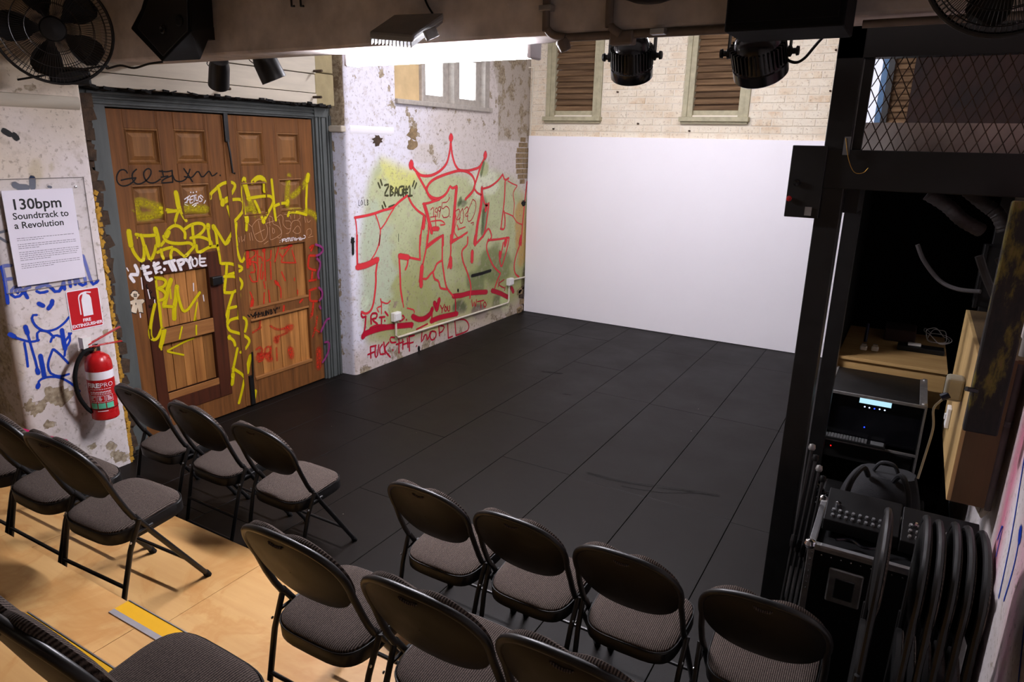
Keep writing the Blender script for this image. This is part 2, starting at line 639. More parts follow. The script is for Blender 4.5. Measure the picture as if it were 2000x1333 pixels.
def ribbon(mb, pts2, w, to3, soft=0.45, cover=1.0, step=0.02):
    """a soft-edged paint stroke; pts2 are 2-D points in metres on a surface, to3 lifts them onto it"""
    P = [Vector((p[0], p[1], 0)) for p in pts2]
    if len(P) == 1:
        P = [P[0], P[0] + Vector((0.002, 0.002, 0))]
    L = smooth_path(P, 5) if len(P) > 2 else [P[0].lerp(P[1], i / 6) for i in range(7)]
    # resample
    Q = [L[0]]
    for p in L[1:]:
        if (p - Q[-1]).length > step:
            Q.append(p)
    if (L[-1] - Q[-1]).length > 1e-4:
        Q.append(L[-1])
    n = len(Q)
    h = w / 2
    ho = h * (1 + soft)
    hi = h * (1 - soft * 0.5)
    rows = []
    for i in range(n):
        t = Q[min(i + 1, n - 1)] - Q[max(i - 1, 0)]
        if t.length < 1e-6:
            t = Vector((1, 0, 0))
        t.normalize()
        s = Vector((-t.y, t.x, 0))
        rows.append((Q[i], t, s))
    t0, t1 = rows[0][1], rows[-1][1]
    sec = [(rows[0][0] - t0 * ho, rows[0][2], 0.35, 0.0), (rows[0][0] - t0 * hi * 0.7, rows[0][2], 0.75, cover)]
    sec += [(q, s, 1.0, cover) for q, t, s in rows]
    sec += [(rows[-1][0] + t1 * hi * 0.7, rows[-1][2], 0.75, cover), (rows[-1][0] + t1 * ho, rows[-1][2], 0.35, 0.0)]
    b = len(mb.v)
    for q, s, k, a in sec:
        for off, aa in ((-ho, 0), (-hi, a), (hi, a), (ho, 0)):
            p = q + s * off * k
            mb.v.append(to3(p.x, p.y))
            mb.a.append(aa)
    for i in range(len(sec) - 1):
        for k in range(3):
            mb.f.append((b + i * 4 + k, b + i * 4 + k + 1, b + (i + 1) * 4 + k + 1, b + (i + 1) * 4 + k))

simple('doodle_cream', (214, 196, 170), 0.6)
simple('spray_plain_black', (20, 18, 16), 0.6)

# ================================================================== the room
XL, YB, XR = -4.86, 8.84, 0.53
XD = -5.05            # face of the double door, set back in its opening


def proj(p):
    d = Vector(p) - Vector((0, 0, CAMH))
    w = d.dot(_f)
    return 1000 + FPX * d.dot(_r2) / w, 666.5 - FPX * d.dot(_u2) / w


def in_poly(u, v, poly):
    r = False
    j = len(poly) - 1
    for i in range(len(poly)):
        (a, b), (c, d) = poly[i], poly[j]
        if (b > v) != (d > v) and u < (c - a) * (v - b) / (d - b) + a:
            r = not r
        j = i
    return r


def poly_dist(u, v, poly):
    best = 1e9
    j = len(poly) - 1
    for i in range(len(poly)):
        (a, b), (c, d) = poly[i], poly[j]
        dx, dy = c - a, d - b
        t = max(0, min(1, ((u - a) * dx + (v - b) * dy) / (dx * dx + dy * dy + 1e-9)))
        best = min(best, math.hypot(u - a - t * dx, v - b - t * dy))
        j = i
    return best if in_poly(u, v, poly) else -best


def sm(x, a, b):
    t = max(0, min(1, (x - a) / (b - a)))
    return t * t * (3 - 2 * t)


def lerp3(a, b, t):
    return tuple(x + (y - x) * t for x, y in zip(a, b))


def blob(u, v, cu, cv, ru, rv, k=0.35):
    d = math.hypot((u - cu) / ru, (v - cv) / rv) + (mnoise.noise(Vector((u * 0.05, v * 0.05, cu))) * k)
    return 1 - sm(d, 0.75, 1.1)


def path_wall(name, path, z0, z1, dz, colour, parent, mat='painted_plaster', hole=None):
    mb = MB()
    nz = max(2, int(round((z1 - z0) / dz)) + 1)
    for (x, y) in path:
        for j in range(nz):
            z = z0 + (z1 - z0) * j / (nz - 1)
            p = Vector((x, y, z))
            mb.v.append(p)
            mb.c.append(colour(p))
    for i in range(len(path) - 1):
        for j in range(nz - 1):
            if hole:
                cy = (path[i][1] + path[i + 1][1]) / 2
                cz = z0 + (z1 - z0) * (j + 0.5) / (nz - 1)
                if hole[0] < cy < hole[1] and hole[2] < cz < hole[3]:
                    continue
            a = i * nz + j
            mb.f.append((a, a + nz, a + nz + 1, a + 1))
    return build(mb, name, mat, parent, smooth=True)


def dense(path, d=0.03):
    out = []
    for a, b in zip(path[:-1], path[1:]):
        n = max(1, int(math.hypot(b[0] - a[0], b[1] - a[1]) / d))
        out += [(a[0] + (b[0] - a[0]) * i / n, a[1] + (b[1] - a[1]) * i / n) for i in range(n)]
    return out + [path[-1]]


# ---- floor: black boards 0.6 m wide laid towards the back wall
floor = thing('floor', kind='structure')
build(MB().box((-6.4, -2.6, -0.12), (XR + 0.05, YB + 0.02, -0.022)), 'subfloor', 'black_matte', floor)
jts = {0: 4.33, 1: 6.2, 2: 5.15, 3: 6.15, 4: 4.33, 5: 6.14, 6: 4.31, 7: 5.2, -1: 5.0}
for k in range(-2, 9):
    x0 = -4.35 + 0.6 * k
    x1 = x0 + 0.6
    if k == -2: x0 = -6.3
    x1 = min(x1, XR + 0.02)
    if x1 - x0 < 0.05: continue
    y = jts.get(k, 5.0) - 1.8 * 6
    while y < YB:
        a, b = max(y, -2.5), min(y + 1.8, YB)
        if b - a > 0.05:
            z = rnd.uniform(-0.0012, 0.0)
            build(MB().box((x0 + 0.0022, a + 0.0016, -0.022), (x1 - 0.0022, b - 0.0016, z)), 'floor_board', 'stage_black', floor, bevel=0.0015, seg=1)
        y += 1.8

# ---- left wall
wall_left = thing('wall_left', kind='structure')
WHITE_A, WHITE_B = lin((226, 222, 234)), lin((206, 196, 186))
GREEN_POLY = [(704, 425), (722, 330), (740, 300), (765, 312), (800, 330), (850, 340), (960, 332), (1000, 345), (1040, 385), (1040, 600), (900, 650), (760, 680), (722, 668), (705, 620), (700, 520)]
UPPER_POLY = [(690, 235), (1045, 262), (1045, 60), (690, 60)]


def colour_stage(p):
    u, v = proj(p)
    nz = mnoise.noise(Vector((p.y * 2.1, p.z * 2.1, 3))) * 0.5
    nf = mnoise.noise(Vector((p.y * 7, p.z * 7, 9)))
    c = lerp3(lin((228, 225, 236)), lin((216, 206, 200)), sm(u + nz * 60, 760, 900))
    peel = 0.17 + 0.05 * nf
    g = sm(poly_dist(u, v, GREEN_POLY) + nz * 26, -10, 16)
    gc = lerp3(lin((192, 200, 148)), lin((164, 168, 96)), sm(v + nz * 160, 420, 590))
    gc = lerp3(gc, lin((140, 144, 84)), max(0, nf) * 0.5)
    gc = lerp3(gc, lin((214, 214, 118)), blob(u, v, 785, 330, 45, 45))
    gc = lerp3(gc, lin((186, 198, 164)), blob(u, v, 730, 520, 42, 130))
    gc = lerp3(gc, lin((222, 228, 196)), blob(u, v, 945, 350, 30, 40))
    c = lerp3(c, gc, g * 0.93)
    for cu, cv, ru, rv, col, k in [(965, 520, 34, 40, (118, 130, 76), 0.8), (930, 555, 20, 26, (96, 112, 66), 0.7), (897, 600, 14, 16, (66, 76, 52), 0.8),
                                   (937, 610, 16, 18, (70, 48, 52), 0.85), (971, 595, 12, 22, (84, 92, 60), 0.7), (986, 590, 10, 24, (198, 214, 152), 0.8),
                                   (1018, 450, 12, 75, (198, 156, 84), 0.8), (1022, 590, 12, 30, (120, 92, 54), 0.85), (946, 415, 6, 40, (104, 120, 90), 0.75),
                                   (905, 397, 9, 8, (92, 98, 70), 0.8), (830, 300, 30, 22, (204, 192, 176), 0.5), (712, 590, 8, 14, (212, 226, 196), 0.7),
                                   (790, 560, 26, 30, (170, 172, 104), 0.5), (945, 330, 10, 16, (176, 186, 120), 0.8), (840, 640, 22, 10, (214, 210, 120), 0.8),
                                   (1027, 560, 10, 40, (84, 66, 44), 0.8)]:
        c = lerp3(c, lin(col), blob(u, v, cu, cv, ru, rv) * k)
    # bottom courses have lost their paint
    low = sm(0.34 - p.z + nz * 0.25, 0.0, 0.25)
    peel = max(peel, 0.40 * low if p.y < 8.2 else 0.5 * low)
    c = lerp3(c, lin((206, 186, 172)), low * 0.7)
    if p.z > 2.45:
        peel = max(peel, 0.36 + 0.14 * nf) if p.y > 5.8 else max(peel, 0.31 + 0.14 * nf)
        if p.y + nz * 0.5 > 7.95:
            peel = 0.46
            c = lerp3(c, lin((178, 166, 150)), 0.75)
    if p.x < XL - 0.02:                      # the reveal beside the door
        if p.z > 2.52:
            peel = 0.62
            c = lin((120, 100, 78))
        else:
            c = lerp3(c, lin((206, 210, 226)), 0.6)
            peel = 0.2 + 0.12 * nf
            if p.x < XL - 0.14:
                peel = 0.42
    peel = max(peel, 0.36 * blob(u, v, 860, 305, 70, 30, 0.5), 0.36 * blob(u, v, 770, 560, 20, 60, 0.5), 0.30 * blob(u, v, 830, 590, 60, 40))
    return (*c, peel)


cpath = [(XD - 0.03, 5.17), (XL - 0.05, 5.185)]
for i in range(7):
    a = math.pi / 2 * i / 6
    cpath.append((XL - 0.05 + 0.05 * math.sin(a), 5.235 - 0.05 * math.cos(a)))
cpath += [(XL, YB + 0.02)]
path_wall('wall_section', dense(cpath), 0.0, 4.1, 0.03, colour_stage, wall_left, hole=(5.93, 7.77, 2.775, 3.52))


def colour_near(p):
    u, v = proj(p)
    nz = mnoise.noise(Vector((p.y * 3, p.z * 3, 5)))
    nf = mnoise.noise(Vector((p.y * 9, p.z * 9, 2)))
    c = lerp3(lin((220, 210, 208)), lin((212, 198, 180)), sm(p.z + nz * 0.5, 1.9, 2.7))
    c = lerp3(c, lin((198, 182, 154)), sm(p.z, 2.6, 2.8) * 0.7)
    peel = 0.2 + 0.07 * nf
    for cu, cv, ru, rv, col, k in [(70, 335, 14, 26, (196, 182, 156), 0.9), (100, 327, 6, 6, (190, 176, 150), 0.8), (60, 640, 22, 30, (200, 186, 178), 0.5),
                                   (30, 700, 26, 60, (204, 186, 160), 0.5)]:
        c = lerp3(c, lin(col), blob(u, v, cu, cv, ru, rv) * k)
    for cu, cv, ru, rv, k in [(115, 772, 26, 22, 0.75), (70, 795, 26, 20, 0.55), (95, 830, 14, 12, 0.5), (215, 872, 12, 14, 0.5), (235, 895, 24, 14, 0.6), (178, 873, 10, 10, 0.45),
                              (208, 648, 9, 10, 0.7), (75, 198, 90, 5, 0.5), (130, 225, 8, 20, 0.4), (30, 175, 40, 10, 0.45)]:
        peel = max(peel, k * blob(u, v, cu, cv, ru, rv, 0.6))
    if p.x < XL - 0.03:
        c = lerp3(c, lin((150, 130, 110)), 0.6)
        peel = 0.45
    return (*c, peel)


npath = [(XL - 0.35, 2.05)]
for i in range(7):
    a = math.pi / 2 * i / 6
    npath.append((XL - 0.05 + 0.05 * math.sin(a), 2.12 - 0.05 * math.cos(a)))
npath += [(XL, 2.70)]
for i in range(1, 6):
    a = math.pi / 2 * i / 5
    npath.append((XL - 0.025 * (1 - math.cos(a)), 2.70 + 0.025 * math.sin(a)))
npath += [(XL - 0.33, 2.725)]
path_wall('wall_section', dense(npath, 0.025), 0.0, 4.1, 0.025, colour_near, wall_left)
# plain wall further back, beyond the column, and behind the door opening
mb = MB().box((XL - 0.5, -2.6, 0), (XL - 0.34, 2.4, 4.1))
build(mb, 'wall_recess', 'lintel_paint', wall_left)
build(MB().box((XL - 0.6, 2.0, 0), (XL - 0.36, 5.4, 4.1)), 'wall_core', 'dark_void', wall_left)
# moulding band on the near column
mo = MB()
prof = [(0, 2.545), (0.012, 2.55), (0.026, 2.575), (0.028, 2.60), (0.016, 2.625), (0, 2.63)]
mo.loft([[Vector((XL - 0.004 + a, y, z)) for a, z in prof] for y in (2.1, 2.70)])
build(mo, 'moulding', 'lintel_paint', wall_left, smooth=True)
mo = MB()
mo.loft([[Vector((XL - 0.002 + a * 0.25, y, z - 0.09)) for a, z in prof] for y in (5.24, 5.9)])
build(mo, 'moulding', 'sign_white', wall_left, smooth=True)
mo = MB()
mo.box((XL - 0.18, 5.13, 2.47), (XL - 0.005, 5.2, 2.53))
build(mo, 'moulding', 'lintel_paint', wall_left, bevel=0.015)
# lintel above the door: three painted boards and a stone end
lz = [2.705, 2.80, 2.965, 3.13, 3.4]
for i in range(4):
    build(MB().box((XD - 0.03, 2.73, lz[i] + 0.003), (XL - 0.03 - 0.012 * (i % 2), 4.86, lz[i + 1] - 0.003)), 'lintel_board', 'lintel_paint', wall_left, bevel=0.004)
build(MB().box((XD - 0.04, 4.862, 2.70), (XL - 0.045, 5.10, 2.98)), 'lintel_stone', 'lintel_stone', wall_left, bevel=0.012)
build(MB().box((XD - 0.04, 4.862, 2.985), (XL - 0.04, 5.09, 3.45)), 'lintel_stone', 'lintel_stone', wall_left, bevel=0.012)
build(MB().box((XD - 0.05, 4.862, 3.455), (XL - 0.04, 5.12, 4.1)), 'lintel_stone', 'lintel_stone', wall_left)
build(MB().box((XD - 0.05, 2.73, 3.405), (XL - 0.04, 4.86, 4.1)), 'lintel_board', 'lintel_paint', wall_left)
# bolts sticking out of the lintel
for (u, v) in [(433, 174), (613, 139), (612, 190)]:
    q = PX(u, v, XL - 0.03)
    build(MB().tube([q, q + Vector((0.10, 0, 0))], 0.011, 8), 'bolt', 'rubble', wall_left)
# crumbled edge and foam between column and door frame
mb = MB()
r2 = random.Random(3)
for i in range(60):
    z = i * 0.044
    mb.obox((XD + 0.0 + r2.uniform(-.02, .03), 2.775 + r2.uniform(-.03, .03), z + 0.02), (0.10 + r2.uniform(0, .05), 0.12, 0.07 + r2.uniform(0, .03)), Matrix.Rotation(r2.uniform(-.4, .4), 3, 'X'))
build(mb, 'broken_edge', 'rubble', wall_left)
mb = MB()
for i in range(150):
    z = 0.0 + i * 0.0135
    if r2.random() < 0.8 and z < 2.1:
        mb.obox((XL - 0.035 + r2.uniform(-.012, .012), 2.728 + r2.uniform(-.004, .012), z), (0.05, 0.016 + r2.uniform(0, .016), 0.03), Matrix.Rotation(r2.uniform(-.6, .6), 3, 'X'))
build(mb, 'foam_strip', 'yellow_foam', wall_left)
# holes and damage in the stage wall: chipped plaster with broken brick inside
for (u, v, w, h, mat) in [(737, 274, 0.13, 0.12, 'rubble'), (806, 262, 0.16, 0.15, 'rough_brick'), (804, 283, 0.15, 0.12, 'rough_brick'), (688, 470, 0.05, 0.07, 'dark_void'), (1022, 397, 0.12, 0.08, 'dark_void')]:
    q = PX(u, v, XL)
    pts = []
    for i in range(19):
        a = 2 * math.pi * i / 19
        k = r2.uniform(0.6, 1.15)
        pts.append(q + Vector((0, math.cos(a) * w * 0.62 * k, math.sin(a) * h * 0.5 * k)))
    mb = MB()
    mb.prism([p + Vector((0.0015, 0, 0)) for p in pts], (0.003, 0, 0))
    build(mb, 'plaster_chip', mat, wall_left)
# tall broken patch showing five courses of brick beside the screen
q0, q1 = PX(1022, 268, XL), PX(1020, 360, XL)
nb = 9
for i in range(nb):
    z1 = q0.z + (q1.z - q0.z) * i / nb
    z0_ = q0.z + (q1.z - q0.z) * (i + 1) / nb
    ww = 0.16 * math.sin(math.pi * (i + 0.8) / (nb + 0.6)) + 0.03
    for s in (-1, 1):
        cut = r2.uniform(0.8, 1.1)
        build(MB().box((XL - 0.01, q0.y + (0.004 if s > 0 else -ww * cut), z0_ + 0.006), (XL + r2.uniform(0.004, 0.012), q0.y + (ww * cut if s > 0 else -0.004), z1 - 0.004)),
              'brick', 'rough_brick', wall_left, bevel=0.004)
q = PX(1020, 585, XL)
for i in range(14):
    build(MB().obox((XL + 0.004, q.y + r2.uniform(-.12, .1), q.z + r2.uniform(-.2, .2)), (0.03, r2.uniform(.06, .14), r2.uniform(.04, .08)), Matrix.Rotation(r2.uniform(-.3, .3), 3, 'X')), 'brick', r2.choice(['rubble', 'rough_brick']), wall_left, bevel=0.006)

# ---- high window in the left wall
win1 = thing('window_1', kind='structure', loc=(XL, 6.85, 2.77))
X0, X1 = XL - 0.16, XL + 0.012
f = MB()
f.box((X0, 5.93, 2.775), (X1 + 0.03, 7.80, 2.825))
build(f, 'window_sill', 'window_frame', win1, bevel=0.008)
f = MB()
f.box((X0, 5.93, 3.46), (X1, 7.77, 3.54))
f.box((X0, 7.66, 2.82), (X1, 7.77, 3.5))
f.box((X0, 6.97, 2.82), (X1 + .01, 7.09, 3.5))
f.box((X0, 6.38, 2.82), (X1, 6.45, 3.5))
build(f, 'window_frame', 'window_frame', win1, bevel=0.01)
build(MB().box((X0 + 0.10, 5.93, 2.83), (X0 + 0.13, 6.38, 3.48)), 'infill_board', 'ply_panel', win1)
for (a, b) in ((6.45, 6.97), (7.09, 7.66)):
    s = MB()
    s.plate((a, b, 2.825, 3.46), [(a + 0.09, b - 0.10, 2.905, 3.34)], X0 + 0.05, X0 + 0.10)
    sash = build(s, 'sash', 'window_frame', win1, bevel=0.006)
    build(MB().box((X0 + 0.06, a + 0.09, 2.905), (X0 + 0.066, b - 0.10, 3.34)), 'pane', 'daylight_pane', sash)

# ---- back wall
wall_back = thing('wall_back', kind='structure')
W2, W3 = (-4.52, -3.87, 2.79, 3.75), (-2.62, -1.98, 2.79, 3.75)
holes = [W2, W3, (-0.80, -0.18, 2.70, 3.60)]
Xs = sorted({-5.2, XR + 0.1, *[h[0] for h in holes], *[h[1] for h in holes]})
mb = MB()
for a, b in zip(Xs[:-1], Xs[1:]):
    hz = [h for h in holes if h[0] <= a and h[1] >= b]
    if not hz:
        mb.box((a, YB, 0), (b, YB + 0.2, 4.1))
    else:
        mb.box((a, YB, 0), (b, YB + 0.2, hz[0][2])); mb.box((a, YB, hz[0][3]), (b, YB + 0.2, 4.1))
build(mb, 'mortar_bed', 'mortar', wall_back)
rb = random.Random(11)
z = 2.50
row = 0
bm_cache = {}
while z < 3.82:
    x = XL + (0.0 if row % 2 else -0.12)
    while x < -0.92:
        x0, x1 = max(x, XL + 0.005), min(x + 0.228, -0.92)
        x += 0.24
        segs = [(x0, x1)]
        for h in (W2, W3):
            hx0, hx1 = h[0] - 0.085, h[1] + 0.085
            if z + 0.076 > h[2] - 0.07 and z < h[3]:
                ns = []
                for a, b in segs:
                    if b <= hx0 or a >= hx1: ns.append((a, b))
                    else:
                        if a < hx0: ns.append((a, hx0))
                        if b > hx1: ns.append((hx1, b))
                segs = ns
        for a, b in segs:
            if b - a < 0.03: continue
            w = round(b - a, 3)
            key = (w, rb.randrange(3))
            if key not in bm_cache:
                dd = 0.003 + 0.003 * key[1]
                me = bpy.data.meshes.new('brick')
                t = MB().quadbox([(0, 0.02, 0), (w, 0.02, 0), (w, 0.02, 0.077), (0, 0.02, 0.077), (0.003, -dd, 0.003), (w - 0.003, -dd, 0.003), (w - 0.003, -dd, 0.074), (0.003, -dd, 0.074)])
                me.from_pydata([tuple(p) for p in t.v], [], t.f)
                me.materials.append(MATS['brick_wash'])
                bm_cache[key] = me
            o = bpy.data.objects.new('brick', bm_cache[key])
            COL.objects.link(o)
            o.parent = wall_back
            o.location = (a, YB - 0.002, z + rb.uniform(-0.002, 0.002))
    z += 0.086
    row += 1
# nails and patches in the brickwork
for (u, v) in [(1082, 252), (1247, 242), (1347, 256), (1207, 180), (1622, 178), (1633, 98)]:
    q = PY(u, v, YB - 0.008)
    build(MB().tube([q, q + Vector((0, -0.03, 0))], 0.012, 6), 'nail', 'rubble', wall_back)


def shutter_window(name, h, bottom_gap=True):
    w = thing(name, kind='structure', loc=((h[0] + h[1]) / 2, YB, h[2]))
    build(MB().box((h[0] - 0.10, YB - 0.09, h[2] - 0.075), (h[1] + 0.10, YB + 0.02, h[2] - 0.02)).box((h[0] - 0.085, YB - 0.055, h[2] - 0.10), (h[1] + 0.085, YB + 0.0, h[2] - 0.075)),
          'window_sill', 'window_sage', w, bevel=0.006)
    fr = MB()
    for a, b in ((h[0] - 0.08, h[0] - 0.02), (h[1] + 0.02, h[1] + 0.08)):
        fr.box((a, YB - 0.03, h[2] - 0.02), (b, YB + 0.02, h[3]))
    for a, b in ((h[0] - 0.022, h[0] + 0.045), (h[1] - 0.045, h[1] + 0.022)):
        fr.box((a, YB - 0.015, h[2] - 0.02), (b, YB + 0.12, h[3]))
    build(fr, 'window_frame', 'window_sage', w, bevel=0.006)
    build(MB().box((h[0] + 0.04, YB + 0.03, h[2] - 0.01), (h[1] - 0.04, YB + 0.08, h[2] + 0.07)), 'bottom_rail', 'window_sage', w, bevel=0.004)
    build(MB().box((h[0], YB + 0.15, h[2] - 0.02), (h[1], YB + 0.16, h[3])), 'backing', 'daylight_slit', w)
    zz = h[2] + 0.10
    i = 0
    while zz < h[3] - 0.02:
        R = Matrix.Rotation(math.radians(46 + rb.uniform(-5, 5)), 3, 'X') @ Matrix.Rotation(rb.uniform(-0.02, 0.02), 3, 'Y')
        cut = 0.0
        build(MB().obox(((h[0] + h[1]) / 2, YB + 0.06, zz), (h[1] - h[0] - 0.085, 0.105, 0.017), R), 'slat', 'louver_wood', w, bevel=0.003)
        zz += 0.074
        i += 1
    return w


shutter_window('window_2', W2)
shutter_window('window_3', W3)
w4 = thing('window_4', kind='structure', loc=(-0.5, YB, 2.7))
fr = MB()
for a, b in ((-0.84, -0.78), (-0.50, -0.44), (-0.20, -0.14)):
    fr.box((a, YB - 0.02, 2.68), (b, YB + 0.12, 3.62))
fr.box((-0.84, YB - 0.04, 2.65), (-0.14, YB + 0.1, 2.70))
build(fr, 'window_frame', 'black_paint', w4)
build(MB().box((-0.78, YB + 0.05, 2.70), (-0.56, YB + 0.06, 3.6)), 'pane', 'daylight_slit', w4)
build(MB().box((-0.56, YB + 0.03, 2.70), (-0.50, YB + 0.07, 3.6)), 'blue_stile', 'blue_frame', w4)
zz = 2.74
while zz < 3.58:
    build(MB().obox((-0.32, YB + 0.06, zz), (0.24, 0.085, 0.013), Matrix.Rotation(math.radians(50), 3, 'X')), 'slat', 'louver_wood', w4)
    zz += 0.062
build(MB().box((-0.44, YB + 0.13, 2.70), (-0.20, YB + 0.14, 3.6)), 'backing', 'daylight_slit', w4)

# white panel lining the lower back wall
o = build(MB().box((XL + 0.02, YB - 0.045, 0.004), (-0.34, YB - 0.004, 2.515)), 'projection_panel', 'screen_white', bevel=0.002)
tag(o, 'tall blank white panel covering the lower back wall of the stage', 'screen')

# ---- right wall, wall behind the seats, ceiling
wall_right = thing('wall_right', kind='structure')


def colour_right(p):
    nz = mnoise.noise(Vector((p.y * 2, p.z * 2, 7)))
    c = lerp3(lin((226, 220, 222)), lin((206, 196, 192)), 0.5 + nz)
    k = math.exp(-((p.y - 3.3 - (p.z - 0.8) * 0.1 + nz * 0.12) / 0.13) ** 2)
    c = lerp3(c, lin((206, 70, 120)), k * 0.8)
    k = math.exp(-((p.y - 2.75 - (p.z - 0.6) * 0.3 + nz * 0.1) / 0.1) ** 2)
    c = lerp3(c, lin((214, 120, 160)), k * 0.5)
    return (*c, 0.22 + 0.1 * nz)


path_wall('wall_section', dense([(XR, YB), (XR, -2.6)], 0.06), 0, 4.1, 0.06, colour_right, wall_right)
o = build(MB().box((-6.0, -2.7, 0), (XR + 0.1, -2.6, 4.1)), 'wall_front', 'ceiling_paint'); tag(o, kind='structure')
o = build(MB().box((-6.4, -2.7, 4.1), (XR + 0.15, YB + 0.25, 4.2)), 'ceiling', 'ceiling_paint'); tag(o, kind='structure')
# ---- the beam across the room
beam = build(MB().box((XL - 0.15, 2.93, 2.865), (XR, 3.16, 4.1)), 'trim_1', 'beam_paint', bevel=0.015)
tag(beam, kind='structure')
# curved green stain line / arch plaster above the near column

# ================================================================== the double door
door = thing('door_1', kind='structure', loc=(XD, 3.95, 0))
fr = MB()
fr.box((XD - 0.05, 2.845, 0), (XD + 0.02, 2.972, 2.70))
fr.box((XD - 0.05, 2.79, 2.585), (XD + 0.015, 5.16, 2.70))
fr.box((XD - 0.05, 4.935, 0), (XD + 0.01, 5.17, 2.70))
for y, w in ((4.955, 0.03), (5.0, 0.02), (5.035, 0.05), (5.10, 0.02), (5.135, 0.025)):
    fr.box((XD, y, 0.0), (XD + 0.03, y + w, 2.62))
for z in (2.60, 2.635, 2.665):
    fr.box((XD, 2.85, z), (XD + 0.03, 4.95, z + 0.02))
fr.box((XD, 4.94, 2.60), (XD + 0.04, 5.09, 2.695))
build(fr, 'door_frame', 'frame_paint', door, bevel=0.004)
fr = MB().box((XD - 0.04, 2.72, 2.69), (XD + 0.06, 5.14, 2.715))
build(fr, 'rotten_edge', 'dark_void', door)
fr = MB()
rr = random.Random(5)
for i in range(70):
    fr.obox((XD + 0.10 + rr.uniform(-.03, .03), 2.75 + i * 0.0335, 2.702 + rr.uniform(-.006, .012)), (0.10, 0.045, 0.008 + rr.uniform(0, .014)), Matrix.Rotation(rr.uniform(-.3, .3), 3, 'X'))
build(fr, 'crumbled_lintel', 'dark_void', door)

LEAFL = (2.98, 3.942, 0.012, 2.575)
LEAFR = (3.968, 4.928, 0.012, 2.575)
PANL = [(3.10, 3.365, 2.185, 2.445), (3.495, 3.775, 2.19, 2.45), (3.10, 3.355, 1.745, 2.04), (3.50, 3.765, 1.755, 2.035)]
PANR = [(4.085, 4.345, 2.165, 2.45), (4.505, 4.76, 2.17, 2.447), (4.08, 4.355, 1.735, 2.025), (4.49, 4.77, 1.745, 2.045)]
HATCH = (3.10, 3.80, 0.19, 1.475)
LOWL = [(3.195, 3.675, 0.915, 1.352), (3.195, 3.675, 0.375, 0.79)]
LOWR = [(4.065, 4.765, 0.905, 1.443), (4.065, 4.765, 0.245, 0.795)]
SURF = []        # (y0, y1, z0, z1, depth behind the leaf face) for paint on the relief
leaves = []
for rect, pans, lows, side in ((LEAFL, PANL, LOWL, 0), (LEAFR, PANR, LOWR, 1)):
    holes = pans + ([HATCH] if side == 0 else lows)
    leaf = build(MB().plate(rect, holes, XD - 0.05, XD), 'door_leaf', 'door_wood', door, bevel=0.002, seg=1)
    leaves.append(leaf)
    for (a, b, c, d) in pans:
        m = MB()
        def ring(i, x):
            return [Vector((x, a + i, c + i)), Vector((x, b - i, c + i)), Vector((x, b - i, d - i)), Vector((x, a + i, d - i))]
        m.loft([ring(0.0, XD - 0.004), ring(0.012, XD + 0.004), ring(0.022, XD - 0.016), ring(0.032, XD - 0.022), ring(0.062, XD - 0.008)][::-1], cap=False)
        i = len(m.v)
        m.v += ring(0.062, XD - 0.008)
        m.f.append((i, i + 1, i + 2, i + 3))
        build(m, 'panel', 'door_panel_wood', leaf)
        SURF.append((a, b, c, d, 0.006))
    if side == 0:
        m = MB().plate(HATCH, lows, XD - 0.03, XD + 0.008)
        build(m, 'hatch_frame', 'hatch_wood', leaf, bevel=0.003, seg=1)
        build(MB().box((XD - 0.02, 3.195, 0.79), (XD + 0.010, 3.675, 0.915)), 'middle_rail', 'pale_rail', leaf, bevel=0.004)
        build(MB().box((XD - 0.02, 3.195, 0.315), (XD + 0.010, 3.675, 0.375)), 'bottom_rail', 'pale_rail', leaf, bevel=0.004)
    else:
        build(MB().box((XD - 0.02, 4.065, 0.795), (XD + 0.004, 4.765, 0.815)), 'ledge', 'pale_rail', leaf, bevel=0.003)
        build(MB().box((XD - 0.02, 4.065, 0.235), (XD + 0.008, 4.765, 0.265)), 'ledge', 'pale_rail', leaf, bevel=0.003)
        build(MB().box((XD - 0.02, 4.065, 0.905), (XD + 0.008, 4.765, 0.925)), 'ledge', 'pale_rail', leaf, bevel=0.003)
    npl = 5 if side == 0 else 6
    for (a, b, c, d) in lows:
        w = (b - a) / npl
        for i in range(npl):
            build(MB().box((XD - 0.045, a + i * w + 0.0015, c), (XD - 0.026 + (i % 2) * 0.002, a + (i + 1) * w - 0.0015, d)), 'plank', 'door_plank', leaf, bevel=0.002, seg=1)
        SURF.append((a, b, c, d, 0.024))
# hardware
build(MB().box((XD - 0.02, 3.935, 0.02), (XD + 0.006, 3.975, 2.57)), 'meeting_strip', 'door_wood', leaves[0])
b0 = PX(436, 225, XD + 0.02); b1 = PX(452, 325, XD + 0.02)
build(MB().box((XD + 0.0, 3.945, 2.36), (XD + 0.025, 3.985, 2.585)), 'top_bolt', 'black_steel', leaves[1], bevel=0.003)
build(MB().tube([(XD + 0.02, 3.966, 2.38), (XD + 0.025, 3.975, 2.28), (XD + 0.02, 3.99, 2.11), (XD + 0.035, 4.005, 2.105)], 0.009, 8), 'bolt_rod', 'black_steel', leaves[1])
build(MB().box((XD + 0.0, 3.985, 0.02), (XD + 0.02, 4.03, 0.30)), 'foot_bolt', 'black_steel', leaves[1], bevel=0.003)
build(MB().tube([(XD + 0.02, 4.02, 0.28), (XD + 0.02, 4.035, 0.52)], 0.008, 8), 'bolt_rod', 'black_steel', leaves[1])
q = PX(424, 548, XD + 0.03)
build(MB().box((XD + 0.006, q.y - 0.055, q.z - 0.036), (XD + 0.05, q.y + 0.045, q.z + 0.034)), 'rim_lock', 'black_steel', leaves[0], bevel=0.006)
